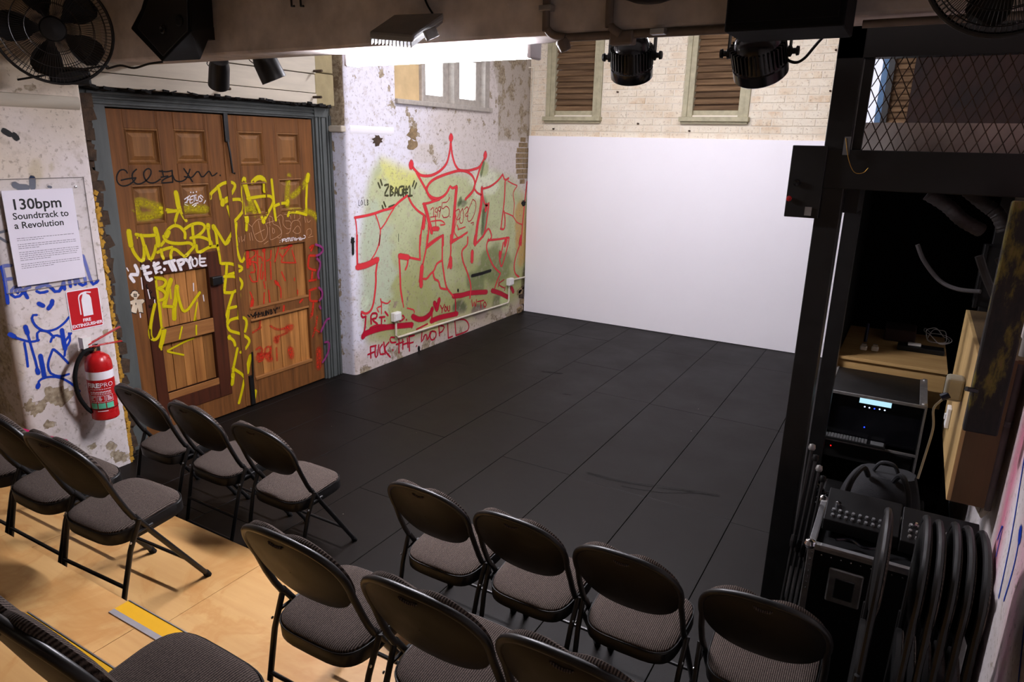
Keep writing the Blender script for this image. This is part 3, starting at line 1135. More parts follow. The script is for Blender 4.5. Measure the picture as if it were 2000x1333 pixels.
build(MB().box((XD + 0.006, q.y + 0.046, q.z - 0.024), (XD + 0.03, q.y + 0.062, q.z + 0.024)), 'lock_keep', 'aluminium', leaves[0])

# ================================================================== graffiti
CROPS = dict(K1=(680, 240, 5.553), K2=(680, 460, 5.553), K3=(210, 320, 8.333), K4=(400, 320, 8.333), K5=(230, 480, 6.057), K6=(420, 460, 8.333), K7=(420, 600, 6.667),
             K8=(0, 500, 4.762), K9=(0, 350, 6.35), K0=(180, 180, 2.082), P=(0, 0, 1))


def door_x(y, z):
    for a, b, c, d, h in SURF:
        if a < y < b and c < z < d:
            return XD - h
    if HATCH[0] < y < HATCH[1] and HATCH[2] < z < HATCH[3]:
        return XD + 0.010
    return XD


def paint(parent, mat, crop, strokes, plane, name='graffiti', soft=0.45, cover=1.0, label=None):
    """strokes: list of (width in metres, [points in crop pixels])"""
    ox, oy, sc = CROPS[crop]
    mb = MB()
    for i, (w, pts) in enumerate(strokes):
        P2 = []
        for (a, b) in pts:
            q = PX(ox + a / sc, oy + b / sc, plane)
            P2.append((q.y, q.z))
        off = 0.0012 + 0.00012 * (i % 12)
        if plane == XD:
            to3 = lambda y, z, off=off: Vector((door_x(y, z) + off, y, z))
            st = 0.012
        else:
            to3 = lambda y, z, off=off: Vector((plane + off, y, z))
            st = 0.02
        ribbon(mb, P2, w * {'spray_yellow': 0.74, 'spray_red': 0.8, 'spray_crimson': 0.85, 'spray_blue': 0.6}.get(mat, 0.72), to3, soft, cover, st)
    o = build(mb, name, mat, parent)
    if label:
        o['label'] = label
    return o


def S(w, *ps):
    return [(w, list(p)) for p in ps]


R_ = .030
T_ = .018
red1 = S(.035, [(690, 470), (740, 530), (790, 570), (880, 575), (960, 545), (1030, 490), (1075, 420), (1100, 310), (1110, 220)],
         [(1115, 220), (1125, 330), (1150, 430), (1175, 480), (1210, 515), (1290, 520), (1360, 505), (1420, 480), (1460, 420), (1485, 370)],
         [(740, 540), (790, 630), (840, 720), (880, 800), (930, 840), (990, 830)],
         [(1450, 440), (1420, 520), (1400, 590), (1370, 680), (1350, 740), (1300, 800), (1270, 830)],
         [(850, 720), (870, 670), (920, 620), (1000, 580), (1100, 545), (1200, 520), (1280, 530), (1340, 570), (1370, 630), (1370, 700), (1340, 760), (1290, 810)],
         [(850, 700), (860, 760), (910, 810), (980, 820), (1040, 790), (1080, 740), (1105, 690), (1130, 710), (1175, 690)])
red1 += S(.09, [(1115, 150), (1113, 175)], [(685, 440), (680, 470)], [(1487, 340), (1484, 365)])
red1 += S(R_, [(70, 1030), (180, 1010), (280, 985), (380, 950), (480, 920), (560, 850), (640, 790)], [(650, 800), (690, 880), (750, 950), (820, 1000)],
          [(810, 880), (870, 870), (960, 840), (1000, 820)], [(870, 1100), (870, 1200), (855, 1330)], [(820, 1000), (805, 1100), (790, 1200), (780, 1330)],
          [(1110, 1310), (1200, 1250), (1290, 1190)], [(870, 1320), (950, 1260), (1030, 1220)], [(1030, 1220), (1030, 1330)], [(1370, 720), (1400, 760), (1440, 780)],
          [(1460, 715), (1540, 690), (1620, 630), (1675, 560)], [(1450, 720), (1470, 850), (1500, 900), (1525, 870)], [(1525, 880), (1510, 1000), (1490, 1130), (1460, 1230), (1380, 1320)],
          [(1675, 560), (1700, 620), (1740, 600)], [(1700, 640), (1695, 800), (1680, 950), (1655, 1150)], [(1690, 960), (1700, 1060), (1690, 1150), (1650, 1150)],
          [(1460, 1240), (1520, 1150), (1555, 1240), (1510, 1290)], [(1520, 1275), (1620, 1265), (1740, 1245)], [(1940, 640), (1920, 800), (1905, 950), (1890, 1100), (1875, 1330)])
red1 += S(T_, [(290, 985), (320, 1060), (345, 1150)], [(500, 920), (450, 1000), (400, 1090), (355, 1150)], [(350, 1150), (345, 1240), (335, 1330)], [(75, 1030), (90, 1150), (95, 1330)],
          [(1730, 630), (1780, 660), (1830, 680)], [(1830, 690), (1790, 760), (1800, 880), (1790, 1010)], [(1700, 975), (1760, 1000), (1790, 1020), (1830, 1080), (1890, 1105)],
          [(1155, 950), (1170, 1060), (1150, 1180), (1190, 1250)], [(900, 1070), (1000, 1060), (1050, 1100), (1000, 1110)], [(945, 1000), (950, 1120)], [(1190, 1160), (1270, 1130)], [(1180, 1110), (1200, 1160)])
red1 += S(.06, [(825, 890), (850, 970), (870, 1050), (890, 1120), (905, 1190)], [(1175, 700), (1165, 800), (1155, 920), (1145, 1050), (1130, 1200), (1115, 1300)],
          [(1450, 710), (1445, 850), (1430, 960), (1405, 1080), (1390, 1200), (1375, 1320)], [(825, 1020), (815, 1140)], [(1500, 890), (1490, 950)], [(1720, 1265), (1700, 1330)], [(920, 1150), (975, 1150)])
paint(wall_left, 'spray_red', 'K1', red1, XL, soft=0.6, label='red crown and letter outlines')
cr = S(.013, [(895, 945), (925, 920), (925, 1020)], [(890, 1025), (955, 1015)], [(965, 925), (945, 935), (945, 965), (965, 970), (970, 925), (965, 1020)],
       [(1000, 910), (978, 920), (978, 955), (1000, 955), (1006, 910), (985, 1030)], [(1100, 810), (1070, 860), (1020, 870), (1020, 940), (1060, 905), (1095, 940), (1090, 1010), (1040, 1030), (1020, 1005)], [(1103, 1020), (1104, 1024)],
       [(1165, 960), (1200, 935), (1205, 975), (1175, 1060), (1215, 1030)], [(1240, 930), (1215, 980), (1210, 1080), (1240, 1080), (1250, 990), (1240, 930)],
       [(1260, 940), (1290, 910), (1300, 950), (1265, 1010), (1300, 1010)], [(1350, 830), (1385, 870), (1370, 980), (1330, 1060), (1295, 1060), (1300, 960), (1330, 880), (1350, 830)], [(1330, 1090), (1365, 1080), (1350, 1110)])
paint(wall_left, 'spray_crimson', 'K1', cr, XL, soft=0.4)
red2 = S(R_, [(95, 0), (95, 150), (100, 330)], [(320, 270), (300, 400), (300, 500), (290, 620), (270, 750), (240, 820), (190, 850), (145, 830)], [(780, 0), (775, 150), (780, 265)], [(660, 240), (780, 265)],
         [(550, 210), (560, 380), (565, 500), (570, 600), (590, 720)], [(650, 250), (640, 320), (620, 370)], [(860, 0), (845, 140), (820, 260), (795, 380), (770, 500)], [(845, 140), (920, 80), (1010, 10)],
         [(1020, 0), (1020, 150), (1020, 280), (1035, 400), (1050, 500), (1075, 580), (1140, 660)], [(1020, 270), (960, 310), (930, 380), (890, 420), (850, 470), (815, 470)],
         [(920, 400), (935, 470), (980, 500), (1000, 570), (1070, 585)], [(1110, 0), (1110, 200), (1080, 355)], [(1115, 60), (1240, 10)],
         [(1295, 20), (1290, 100), (1235, 170), (1245, 280), (1290, 400), (1320, 500), (1330, 580), (1320, 680)], [(1375, 0), (1365, 100), (1450, 20)],
         [(1520, 40), (1500, 130), (1530, 240), (1580, 340), (1650, 410)], [(1530, 50), (1640, 40), (1745, 25)], [(1745, 30), (1720, 150), (1690, 260), (1660, 340), (1640, 250), (1640, 190)], [(1680, 80), (1660, 200)],
         [(1650, 420), (1620, 480), (1590, 570)], [(1870, 0), (1860, 100), (1825, 200), (1800, 320), (1810, 410), (1850, 450)])
red2 += S(.075, [(100, 345), (200, 320), (315, 265)], [(560, 225), (650, 240)], [(800, 340), (790, 450), (790, 545)], [(1110, 250), (1112, 340)], [(1345, 180), (1342, 280)], [(1715, 40), (1700, 80)], [(1645, 190), (1648, 230)], [(1870, 30), (1860, 90)])
red2 += S(T_, [(345, 0), (330, 100), (290, 200), (250, 260)], [(590, 720), (600, 780)], [(640, 790), (710, 810), (715, 840)], [(350, 690), (360, 760), (310, 790), (330, 830)], [(360, 760), (360, 850)], [(360, 720), (420, 740), (455, 710)])
paint(wall_left, 'spray_red', 'K2', red2, XL, soft=0.5, label='red letter outlines')
cr2 = S(.07, [(1140, 660), (1230, 650), (1330, 625), (1500, 615)], [(1560, 600), (1640, 625), (1730, 670)], [(700, 880), (760, 910), (830, 900), (890, 850), (910, 800)], [(900, 930), (1000, 890), (1180, 850)],
        [(160, 1100), (200, 1060), (400, 1000), (690, 970)], [(935, 735), (960, 800)], [(985, 700), (962, 800)], [(1770, 570), (1790, 610)])
cr2 += S(.026, [(1160, 680), (1165, 780), (1160, 840)], [(910, 790), (905, 950)], [(190, 880), (180, 1000), (160, 1110)], [(140, 850), (150, 890), (190, 880)],
         [(250, 960), (250, 860), (310, 850), (300, 900), (255, 910), (315, 960)], [(340, 890), (395, 885)], [(362, 890), (360, 960)], [(400, 830), (430, 870)], [(590, 870), (610, 900), (560, 930)], [(395, 925), (396, 928)], [(630, 915), (631, 918)],
         [(235, 1010), (300, 980), (400, 975)], [(700, 960), (690, 1000)])
cr2 += S(.019, [(1000, 760), (1020, 800), (1045, 750)], [(1020, 800), (1015, 840)], [(1055, 770), (1042, 800), (1055, 825), (1070, 800), (1055, 770)], [(1078, 770), (1082, 820), (1100, 815), (1100, 765)],
         [(1340, 700), (1350, 780), (1365, 720), (1380, 780), (1390, 700)], [(1400, 720), (1470, 705)], [(1435, 712), (1440, 790)], [(1480, 720), (1465, 750), (1480, 780), (1498, 750), (1480, 720)],
         [(1640, 480), (1625, 560)], [(1690, 480), (1632, 530), (1690, 570)], [(1700, 560), (1695, 600)])
fuck = S(.022, [(240, 1210), (245, 1330)], [(240, 1210), (300, 1195)], [(212, 1295), (280, 1265)], [(295, 1205), (290, 1295), (312, 1320), (330, 1190)], [(370, 1185), (342, 1230), (350, 1290), (385, 1285)],
         [(385, 1160), (400, 1290)], [(440, 1160), (395, 1235), (455, 1320)], [(483, 1240), (484, 1248)], [(500, 1108), (455, 1110), (465, 1162), (515, 1160)],
         [(520, 1185), (600, 1155)], [(550, 1110), (550, 1275)], [(590, 1130), (592, 1235)], [(640, 1115), (648, 1215)], [(590, 1185), (650, 1165)], [(660, 1100), (664, 1255)], [(655, 1100), (715, 1085)], [(660, 1172), (705, 1160)], [(742, 1198), (743, 1202)],
         [(800, 1055), (795, 1165), (840, 1070), (862, 1140), (890, 1045)], [(905, 1040), (888, 1090), (905, 1135), (945, 1110), (950, 1050), (905, 1040)], [(980, 965), (990, 1090)], [(985, 975), (1040, 990), (1020, 1040), (985, 1060)],
         [(1078, 960), (1085, 1115)], [(1085, 1115), (1130, 1095)], [(1155, 920), (1168, 1085)], [(1150, 920), (1250, 912), (1300, 955), (1295, 1030), (1170, 1085)], [(740, 1020), (860, 960)])
paint(wall_left, 'spray_crimson', 'K2', cr2 + fuck, XL, soft=0.45, label='crimson lettering along the foot of the wall')
zb = S(.028, [(395, 680), (440, 675), (395, 780), (432, 790)], [(460, 690), (455, 790)], [(460, 690), (492, 710), (460, 738), (497, 765), (460, 790)], [(505, 790), (520, 690), (542, 790)], [(508, 760), (538, 755)],
       [(590, 690), (552, 705), (552, 780), (588, 780), (588, 742)], [(603, 690), (597, 800)], [(628, 690), (622, 800)], [(585, 728), (642, 722)], [(585, 765), (642, 758)], [(650, 705), (668, 680), (668, 790)], [(650, 797), (692, 790)],
       [(325, 655), (345, 705)], [(350, 620), (367, 675)], [(698, 690), (716, 632)], [(720, 712), (740, 655)], [(368, 900), (382, 940)], [(385, 860), (405, 910)], [(440, 915), (500, 892)])
paint(wall_left, 'spray_olive', 'K1', zb, XL, soft=0.5, label='black lettering ZBAG#1')
lo = S(.009, [(115, 838), (113, 905), (130, 900)], [(145, 840), (135, 870), (146, 900), (160, 870), (145, 840)], [(150, 868), (152, 872)], [(175, 835), (178, 900), (192, 895)], [(205, 835), (207, 895)], [(207, 838), (222, 850), (208, 865), (224, 880), (208, 895)],
       [(1885, 845), (1920, 840)], [(1885, 845), (1890, 905)], [(1890, 875), (1915, 872)], [(30, 1260), (70, 1300), (40, 1290)], [(545, 1205), (545, 1290)], [(835, 1000), (845, 1100)])
paint(wall_left, 'spray_black', 'K1', lo, XL, soft=0.2)
paint(wall_left, 'spray_black', 'K2', S(.05, [(1340, 440), (1440, 415), (1545, 382)], [(765, 1215), (768, 1260)]) + S(.04, [(50, 50), (52, 200)], [(1190, 590), (1192, 605)]), XL, soft=0.7)
paint(wall_left, 'spray_green', 'K1', S(.09, [(1470, 950), (1460, 1080), (1450, 1200)], [(1220, 830), (1195, 890)]) + S(.07, [(1470, 430), (1440, 570)]), XL, soft=0.8, cover=0.5)

# ---- yellow on the door
y3 = S(.05, [(1110, 470), (1130, 560), (1150, 680), (1180, 760)], [(345, 1100), (360, 1200), (380, 1330)], [(775, 1060), (800, 1150), (820, 1250), (820, 1330)], [(990, 1110), (960, 1180)], [(1635, 1000), (1637, 1060)], [(1720, 1020), (1740, 1060)])
y3 += S(.032, [(1180, 760), (1230, 860), (1280, 930)], [(1170, 760), (1130, 820), (1100, 930)], [(860, 720), (960, 750), (1100, 770)], [(880, 790), (1000, 780), (1120, 765)],
        [(460, 1150), (550, 1170), (700, 1170), (770, 1160)], [(540, 1160), (570, 1250), (590, 1330)], [(960, 1180), (930, 1250), (870, 1330)], [(940, 1150), (1000, 1060), (1080, 1010), (1160, 1020), (1220, 1070), (1260, 1130), (1260, 1210)],
        [(910, 1180), (950, 1250), (1040, 1290), (1180, 1300), (1330, 1290), (1390, 1330)], [(1260, 1060), (1350, 1000), (1450, 970), (1540, 980), (1580, 1030), (1550, 1100), (1470, 1170), (1400, 1200)],
        [(1380, 1010), (1390, 1150), (1420, 1330)], [(1350, 1210), (1480, 1190), (1600, 1220), (1680, 1270), (1690, 1330)], [(1635, 1060), (1645, 1150), (1660, 1230), (1670, 1330)], [(1740, 1060), (1765, 1150), (1785, 1330)], [(1740, 1030), (1820, 1160), (1920, 1310), (1980, 1240)])
y3 += S(.012, [(1095, 930), (1105, 1000)], [(480, 1180), (482, 1215)])
paint(leaves[0], 'spray_yellow', 'K3', y3, XD, soft=0.4, label='yellow spray lettering')
paint(leaves[0], 'spray_yellow', 'K3', S(.09, [(470, 780), (490, 640), (600, 640), (760, 690), (860, 720)], [(490, 850), (640, 860), (860, 800)], [(1260, 740), (1400, 730), (1600, 745)]), XD, soft=0.8, cover=0.5)
y5 = S(.032, [(160, 0), (190, 80), (240, 150), (280, 180), (310, 130), (310, 0)], [(320, 0), (350, 90), (385, 170), (430, 90), (450, 0)], [(470, 80), (560, 40), (640, 20)], [(510, 50), (530, 150)], [(620, 150), (640, 50), (690, 50), (750, 100), (780, 130)],
       [(800, 120), (860, 60), (910, 0)], [(930, 0), (950, 80), (1080, 20), (1180, 10)], [(1180, 0), (1200, 120), (1210, 210)], [(450, 385), (560, 400), (590, 440), (560, 490), (490, 510)], [(500, 510), (560, 540), (590, 590), (560, 640), (470, 660)],
       [(570, 720), (670, 730)], [(720, 500), (740, 620), (790, 770), (850, 760), (920, 660), (990, 560)], [(430, 690), (400, 820), (380, 950), (380, 1060), (410, 1110), (460, 1090), (510, 980)])
y5 += S(.05, [(450, 380), (470, 500), (490, 660), (510, 780), (525, 980)], [(650, 410), (620, 500), (590, 620), (570, 720)], [(720, 490), (710, 620), (690, 740), (690, 870)], [(540, 1000), (520, 1100), (500, 1190)])
y5 += S(.02, [(750, 960), (720, 1100)], [(610, 1250), (800, 1150), (920, 1100)], [(610, 1260), (800, 1300)], [(920, 1050), (920, 940), (960, 680)], [(640, 520), (650, 630)], [(500, 1190), (505, 1230)])
paint(leaves[0], 'spray_yellow', 'K5', y5, XD, soft=0.4, label='yellow spray lettering')
y4 = S(.034, [(90, 560), (100, 490), (190, 400), (220, 370)], [(215, 370), (300, 320), (400, 300), (470, 320), (490, 370), (450, 460), (390, 540), (340, 570)], [(210, 370), (240, 470), (260, 580)],
       [(300, 640), (380, 600), (500, 580), (590, 590), (630, 650), (620, 760), (560, 850), (450, 970)], [(370, 700), (420, 860), (450, 980)], [(610, 330), (610, 500), (640, 700), (660, 850), (680, 950)], [(680, 950), (675, 1080)],
       [(700, 570), (800, 550), (950, 530), (1060, 530), (1110, 580), (1100, 660), (1050, 760), (950, 940)], [(820, 610), (880, 740), (950, 940)], [(1085, 260), (1100, 400), (1120, 600), (1130, 750), (1155, 920)],
       [(1130, 690), (1230, 650), (1340, 640)], [(1350, 850), (1380, 790), (1500, 790), (1650, 830)], [(1660, 300), (1655, 500), (1650, 600), (1650, 830)], [(510, 970), (460, 1080), (410, 1180), (330, 1310)], [(510, 990), (500, 1150), (520, 1330)])
y4 += S(.055, [(640, 250), (625, 320)], [(660, 330), (700, 480), (730, 580)], [(780, 300), (860, 230), (940, 240), (980, 330), (980, 440)], [(290, 600), (285, 660)], [(1680, 180), (1665, 280)], [(680, 870), (685, 940)], [(1355, 610), (1340, 650)], [(950, 930), (955, 945)])
paint(leaves[1], 'spray_yellow', 'K4', y4, XD, soft=0.4, label='yellow spray lettering')
paint(leaves[1], 'spray_yellow', 'K4', S(.075, [(1370, 200), (1360, 350), (1350, 500), (1350, 680)], [(1430, 530), (1510, 460), (1580, 390), (1640, 300), (1680, 200)], [(730, 580), (780, 700), (830, 830)], [(650, 750), (760, 730)], [(1380, 770), (1600, 770), (1750, 810), (1840, 900)]), XD, soft=0.8, cover=0.5)
y6 = S(.034, [(340, 0), (350, 180), (380, 320), (430, 430), (480, 360), (500, 290)], [(20, 0), (50, 250), (80, 450)], [(110, 460), (240, 460), (350, 490), (430, 520), (430, 560), (350, 600), (220, 640)], [(190, 460), (180, 640), (160, 800), (150, 930)],
       [(150, 670), (300, 670), (400, 710), (440, 780), (420, 860), (370, 890)], [(150, 930), (280, 930), (370, 880)], [(290, 930), (250, 1060), (210, 1200), (180, 1330)], [(380, 890), (400, 1000), (390, 1330)], [(210, 1190), (340, 1160)], [(150, 880), (150, 930)])
paint(leaves[1], 'spray_yellow', 'K6', y6, XD, soft=0.35, label='yellow spray lettering')
y7 = S(.034, [(180, 20), (160, 200)], [(310, 0), (310, 150)], [(160, 230), (200, 170), (310, 140), (390, 150), (410, 220), (390, 320)], [(160, 250), (200, 310), (330, 350), (430, 410), (440, 470), (380, 560), (330, 590)], [(180, 390), (240, 440), (260, 500)],
       [(230, 800), (340, 870), (400, 940)], [(290, 540), (270, 640), (240, 780)], [(240, 780), (220, 1000)], [(380, 950), (350, 1090), (310, 1250)])
y7 += S(.055, [(460, 640), (430, 760), (420, 850)], [(520, 1100), (500, 1220)], [(230, 880), (218, 1000)], [(180, 390), (190, 400)])
paint(leaves[1], 'spray_yellow', 'K7', y7, XD, soft=0.35, label='yellow spray lettering')

# ---- white, black, red marks on the door
wh = S(.034, [(205, 235), (235, 300), (230, 345)], [(230, 345), (145, 350), (190, 425)], [(290, 240), (345, 400), (390, 395)], [(280, 268), (350, 248)], [(310, 335), (380, 318)], [(420, 205), (450, 325), (505, 318)], [(415, 235), (470, 205)], [(440, 275), (490, 255)], [(540, 278), (541, 282)],
       [(540, 205), (660, 175)], [(590, 190), (640, 290)], [(625, 185), (675, 290)], [(700, 185), (740, 292)], [(695, 180), (765, 165), (765, 205), (715, 235)], [(790, 160), (830, 195), (855, 275)], [(850, 140), (830, 195)])
wh += S(.022, [(885, 145), (868, 185), (890, 245), (928, 220), (922, 160), (885, 145)], [(960, 115), (965, 230), (1035, 232)], [(955, 155), (1025, 150)], [(960, 195), (1015, 190)])
wh += S(.012, [(105, 265), (125, 300)], [(275, 380), (292, 515)], [(915, 450), (918, 540)], [(1030, 590), (1040, 660)])
paint(leaves[0], 'spray_white', 'K5', wh, XD, soft=0.3, label='white lettering HEE.TIPTOE')
ft = S(.011, [(1260, 580), (1345, 520)], [(1318, 545), (1298, 640)], [(1300, 598), (1340, 580)], [(1390, 530), (1355, 545), (1350, 645), (1395, 625)], [(1352, 590), (1388, 578)], [(1380, 525), (1450, 510)], [(1418, 520), (1415, 615)], [(1440, 540), (1450, 610), (1480, 590), (1490, 530)],
       [(1560, 550), (1520, 510), (1505, 545), (1550, 590), (1510, 620), (1495, 610)], [(1600, 600), (1575, 645)], [(1385, 680), (1430, 650), (1480, 638)], [(1415, 695), (1450, 668)], [(1265, 665), (1320, 685)], [(1265, 640), (1300, 615)])
ft += S(.016, [(1360, 465), (1361, 468)], [(1402, 467), (1403, 470)], [(1452, 457), (1453, 460)])
paint(leaves[0], 'spray_white', 'K3', ft, XD, soft=0.1, label='white lettering FETUS')
fm = S(.010, [(1225, 1250), (1226, 1253)], [(1220, 1280), (1221, 1283)], [(1255, 1230), (1262, 1275)], [(1255, 1232), (1300, 1222)], [(1258, 1255), (1290, 1248)], [(1315, 1220), (1310, 1268), (1340, 1260)], [(1310, 1240), (1335, 1235)], [(1335, 1215), (1375, 1208)], [(1355, 1212), (1360, 1262)],
       [(1380, 1210), (1385, 1255), (1405, 1250), (1405, 1205)], [(1440, 1200), (1415, 1210), (1440, 1235), (1415, 1255)], [(1465, 1205), (1450, 1225), (1465, 1250), (1482, 1225), (1465, 1205)], [(1490, 1250), (1495, 1200), (1515, 1230), (1535, 1195), (1540, 1245)], [(1550, 1195), (1550, 1240), (1580, 1235)], [(1550, 1215), (1570, 1212)],
       [(1575, 1220), (1620, 1215), (1640, 1180), (1610, 1165)])
paint(leaves[1], 'spray_white', 'K4', fm, XD, soft=0.1, label='white lettering FETUSOME')
bk = S(.015, [(320, 150), (280, 100), (200, 110), (150, 200), (160, 300), (230, 360), (330, 350), (420, 290), (460, 230)], [(460, 230), (330, 245), (220, 270)], [(470, 90), (410, 150), (400, 230), (440, 310), (520, 330), (620, 280), (700, 180), (700, 100), (650, 80), (590, 140), (600, 230), (660, 300), (760, 310), (860, 250)],
       [(840, 120), (960, 130), (1050, 110)], [(890, 110), (910, 210)], [(870, 220), (980, 200)], [(1050, 110), (1060, 300)], [(1060, 300), (880, 310), (920, 250), (1060, 190)], [(1060, 190), (1100, 270), (1190, 290), (1270, 250), (1310, 180), (1340, 90)], [(1240, 80), (1330, 210), (1380, 290)],
       [(1250, 210), (1370, 220), (1470, 120), (1540, 220), (1650, 120), (1700, 200), (1780, 150)])
bk += S(.02, [(1830, 188), (1832, 191)])
paint(leaves[0], 'spray_black', 'K3', bk, XD, soft=0.1, label='black marker scrawl')
am = S(.015, [(425, 105), (450, 130)], [(465, 95), (490, 125)], [(495, 130), (530, 60), (520, 160)], [(500, 115), (545, 100)], [(560, 130), (565, 65), (585, 110), (605, 60), (615, 120)], [(625, 65), (635, 120), (655, 110), (655, 50)], [(670, 115), (670, 45), (700, 95), (700, 35)], [(720, 35), (725, 95)], [(720, 35), (750, 45), (725, 62), (755, 75), (725, 95)],
       [(760, 25), (780, 50), (800, 10)], [(780, 50), (790, 105)], [(815, 5), (810, 25)], [(840, 0), (835, 22)])
paint(leaves[1], 'spray_black', 'K7', am, XD, soft=0.1, label='black marker lettering AMUNBY')
sc = S(.005, [(770, 1030), (790, 980), (860, 910), (920, 910), (990, 980), (1020, 1080), (1000, 1200), (920, 1270), (840, 1240), (790, 1120), (770, 1030)], [(870, 930), (900, 1080), (950, 1240)], [(820, 1150), (970, 1070)], [(1000, 970), (1130, 930)], [(1040, 880), (1060, 1010)], [(1050, 1030), (1060, 1180), (1080, 1240), (1230, 1150), (1240, 1090), (1180, 1010), (1110, 980), (1100, 880), (1050, 850)],
       [(1100, 1040), (1105, 1140), (1140, 1100), (1110, 1050)], [(1180, 1190), (1220, 1210), (1250, 1120), (1200, 900)], [(1160, 890), (1230, 830), (1270, 880), (1270, 980), (1340, 1060), (1400, 1050)], [(1310, 930), (1400, 950), (1380, 1110), (1320, 1140)], [(1390, 1010), (1440, 930), (1530, 930), (1560, 1010)], [(1430, 1100), (1510, 1010), (1560, 1100), (1500, 1140), (1430, 1100)],
       [(1290, 820), (1380, 840), (1400, 900)], [(1460, 820), (1460, 890)], [(1540, 820), (1550, 880), (1510, 910)], [(1620, 860), (1640, 960)], [(1660, 900), (1680, 960), (1720, 920)], [(1660, 1160), (1660, 1080), (1720, 1060), (1730, 1140), (1700, 1170)], [(1680, 1200), (1760, 1180)], [(750, 1120), (780, 1250)], [(720, 1130), (740, 1250)], [(550, 1200), (560, 1280)], [(590, 1180), (600, 1270), (630, 1230)], [(650, 1160), (640, 1260)], [(960, 1310), (1030, 1260)], [(700, 970), (770, 1030)])
paint(leaves[1], 'spray_scratch', 'K4', sc, XD, soft=0.1, label='scratched outline lettering')
rp = S(.022, [(590, 400), (680, 330), (690, 260), (620, 240)], [(580, 430), (720, 470), (720, 720)], [(650, 470), (680, 590), (610, 610)], [(720, 250), (720, 460)], [(740, 350), (790, 370), (800, 420)], [(790, 470), (770, 600), (770, 700), (800, 710), (810, 600)], [(830, 240), (840, 520), (850, 740)], [(1080, 300), (1130, 380), (1110, 440), (1340, 450)], [(1240, 200), (1130, 360)],
       [(1280, 250), (1340, 450)], [(1100, 220), (1200, 200), (1270, 150)], [(820, 760), (840, 870)], [(830, 940), (820, 1130)], [(590, 660), (640, 760), (720, 750)], [(940, 250), (930, 380), (870, 420)], [(1060, 200), (1000, 440)], [(930, 430), (940, 720)], [(1000, 740), (1090, 860), (1100, 1020)], [(900, 900), (920, 1090)], [(1110, 600), (1170, 740)], [(600, 930), (650, 1080), (610, 1190)], [(1370, 900), (1370, 960)], [(1320, 700), (1320, 740)])
rp += S(.05, [(590, 400), (600, 470)], [(560, 260), (560, 520)], [(1020, 770), (1050, 800)], [(640, 1060), (620, 1180)], [(1230, 170), (1270, 160)], [(830, 240), (815, 250)])
rp += S(.035, [(1540, 200), (1600, 160), (1560, 250)], [(1530, 330), (1630, 330)], [(1530, 340), (1520, 520), (1640, 570)], [(1580, 600), (1570, 730)], [(1530, 740), (1640, 720)], [(1530, 900), (1640, 860)], [(1540, 930), (1550, 1060), (1660, 1070)], [(1600, 1100), (1580, 1300)], [(1420, 1040), (1380, 1090)], [(1120, 1150), (1110, 1260)])
paint(leaves[1], 'spray_orange', 'K6', rp, XD, soft=0.6, cover=0.66, label='red spray scribble over the planks')
rp7 = S(.03, [(560, 560), (600, 530), (640, 570), (600, 620), (570, 600), (650, 680), (590, 720)], [(670, 620), (680, 540), (740, 530), (730, 600), (670, 620)], [(750, 520), (740, 680)], [(820, 540), (830, 700)], [(740, 250), (850, 300), (980, 260)], [(810, 400), (830, 460)], [(840, 390), (960, 340)], [(610, 190), (600, 280)], [(510, 340), (620, 270)], [(1270, 390), (1310, 250), (1330, 120)], [(1290, 280), (1360, 330)], [(1240, 140), (1270, 30)])
rp7 += S(.10, [(960, 290), (1010, 270)], [(590, 660), (640, 640)], [(700, 640), (740, 680)], [(1000, 560), (1020, 640)], [(1350, 560), (1350, 780)], [(820, 420), (825, 440)])
paint(leaves[1], 'spray_orange', 'K7', rp7, XD, soft=0.7, cover=0.55, label='red spray scribble over the planks')
pu = S(.03, [(1640, 150), (1720, 180), (1760, 240), (1700, 310), (1650, 330)], [(1660, 380), (1710, 440), (1700, 540), (1670, 620), (1690, 700)], [(1690, 850), (1740, 910), (1740, 1000), (1700, 1060)], [(1700, 1150), (1720, 1190)])
paint(door, 'spray_purple', 'K6', pu, XD + 0.032, soft=0.5)
paint(door, 'spray_purple', 'K7', S(.03, [(1380, 320), (1410, 250), (1450, 170), (1490, 150)], [(1430, 460), (1480, 460), (1480, 560), (1440, 660), (1400, 720)]), XD + 0.032, soft=0.5)
# little doodle figure painted on the stile
g3 = PX(230 + 210 / 6.057, 480 + 680 / 6.057, XD)
outl = [(150, 580), (165, 565), (175, 545), (205, 535), (235, 550), (240, 570), (258, 580), (245, 600), (230, 620), (225, 640), (300, 635), (318, 655), (300, 680), (285, 690), (300, 795), (270, 785), (250, 790), (235, 730), (220, 800), (190, 795), (155, 780), (175, 700), (140, 690), (145, 660), (195, 640), (190, 615), (165, 605)]
mb = MB()
for k, (gr, dx) in enumerate(((1.09, 0.0012), (1.0, 0.0020))):
    m2 = MB()
    pp = [PX(230 + (222 + (a - 222) * gr) / 6.057, 480 + (670 + (b - 670) * gr) / 6.057, XD + dx) for a, b in outl]
    m2.prism(pp, (0.0004, 0, 0))
    build(m2, 'doodle_outline' if k == 0 else 'doodle', 'spray_plain_black' if k == 0 else 'doodle_cream', leaves[0]) if 'doodle_cream' in MATS else None

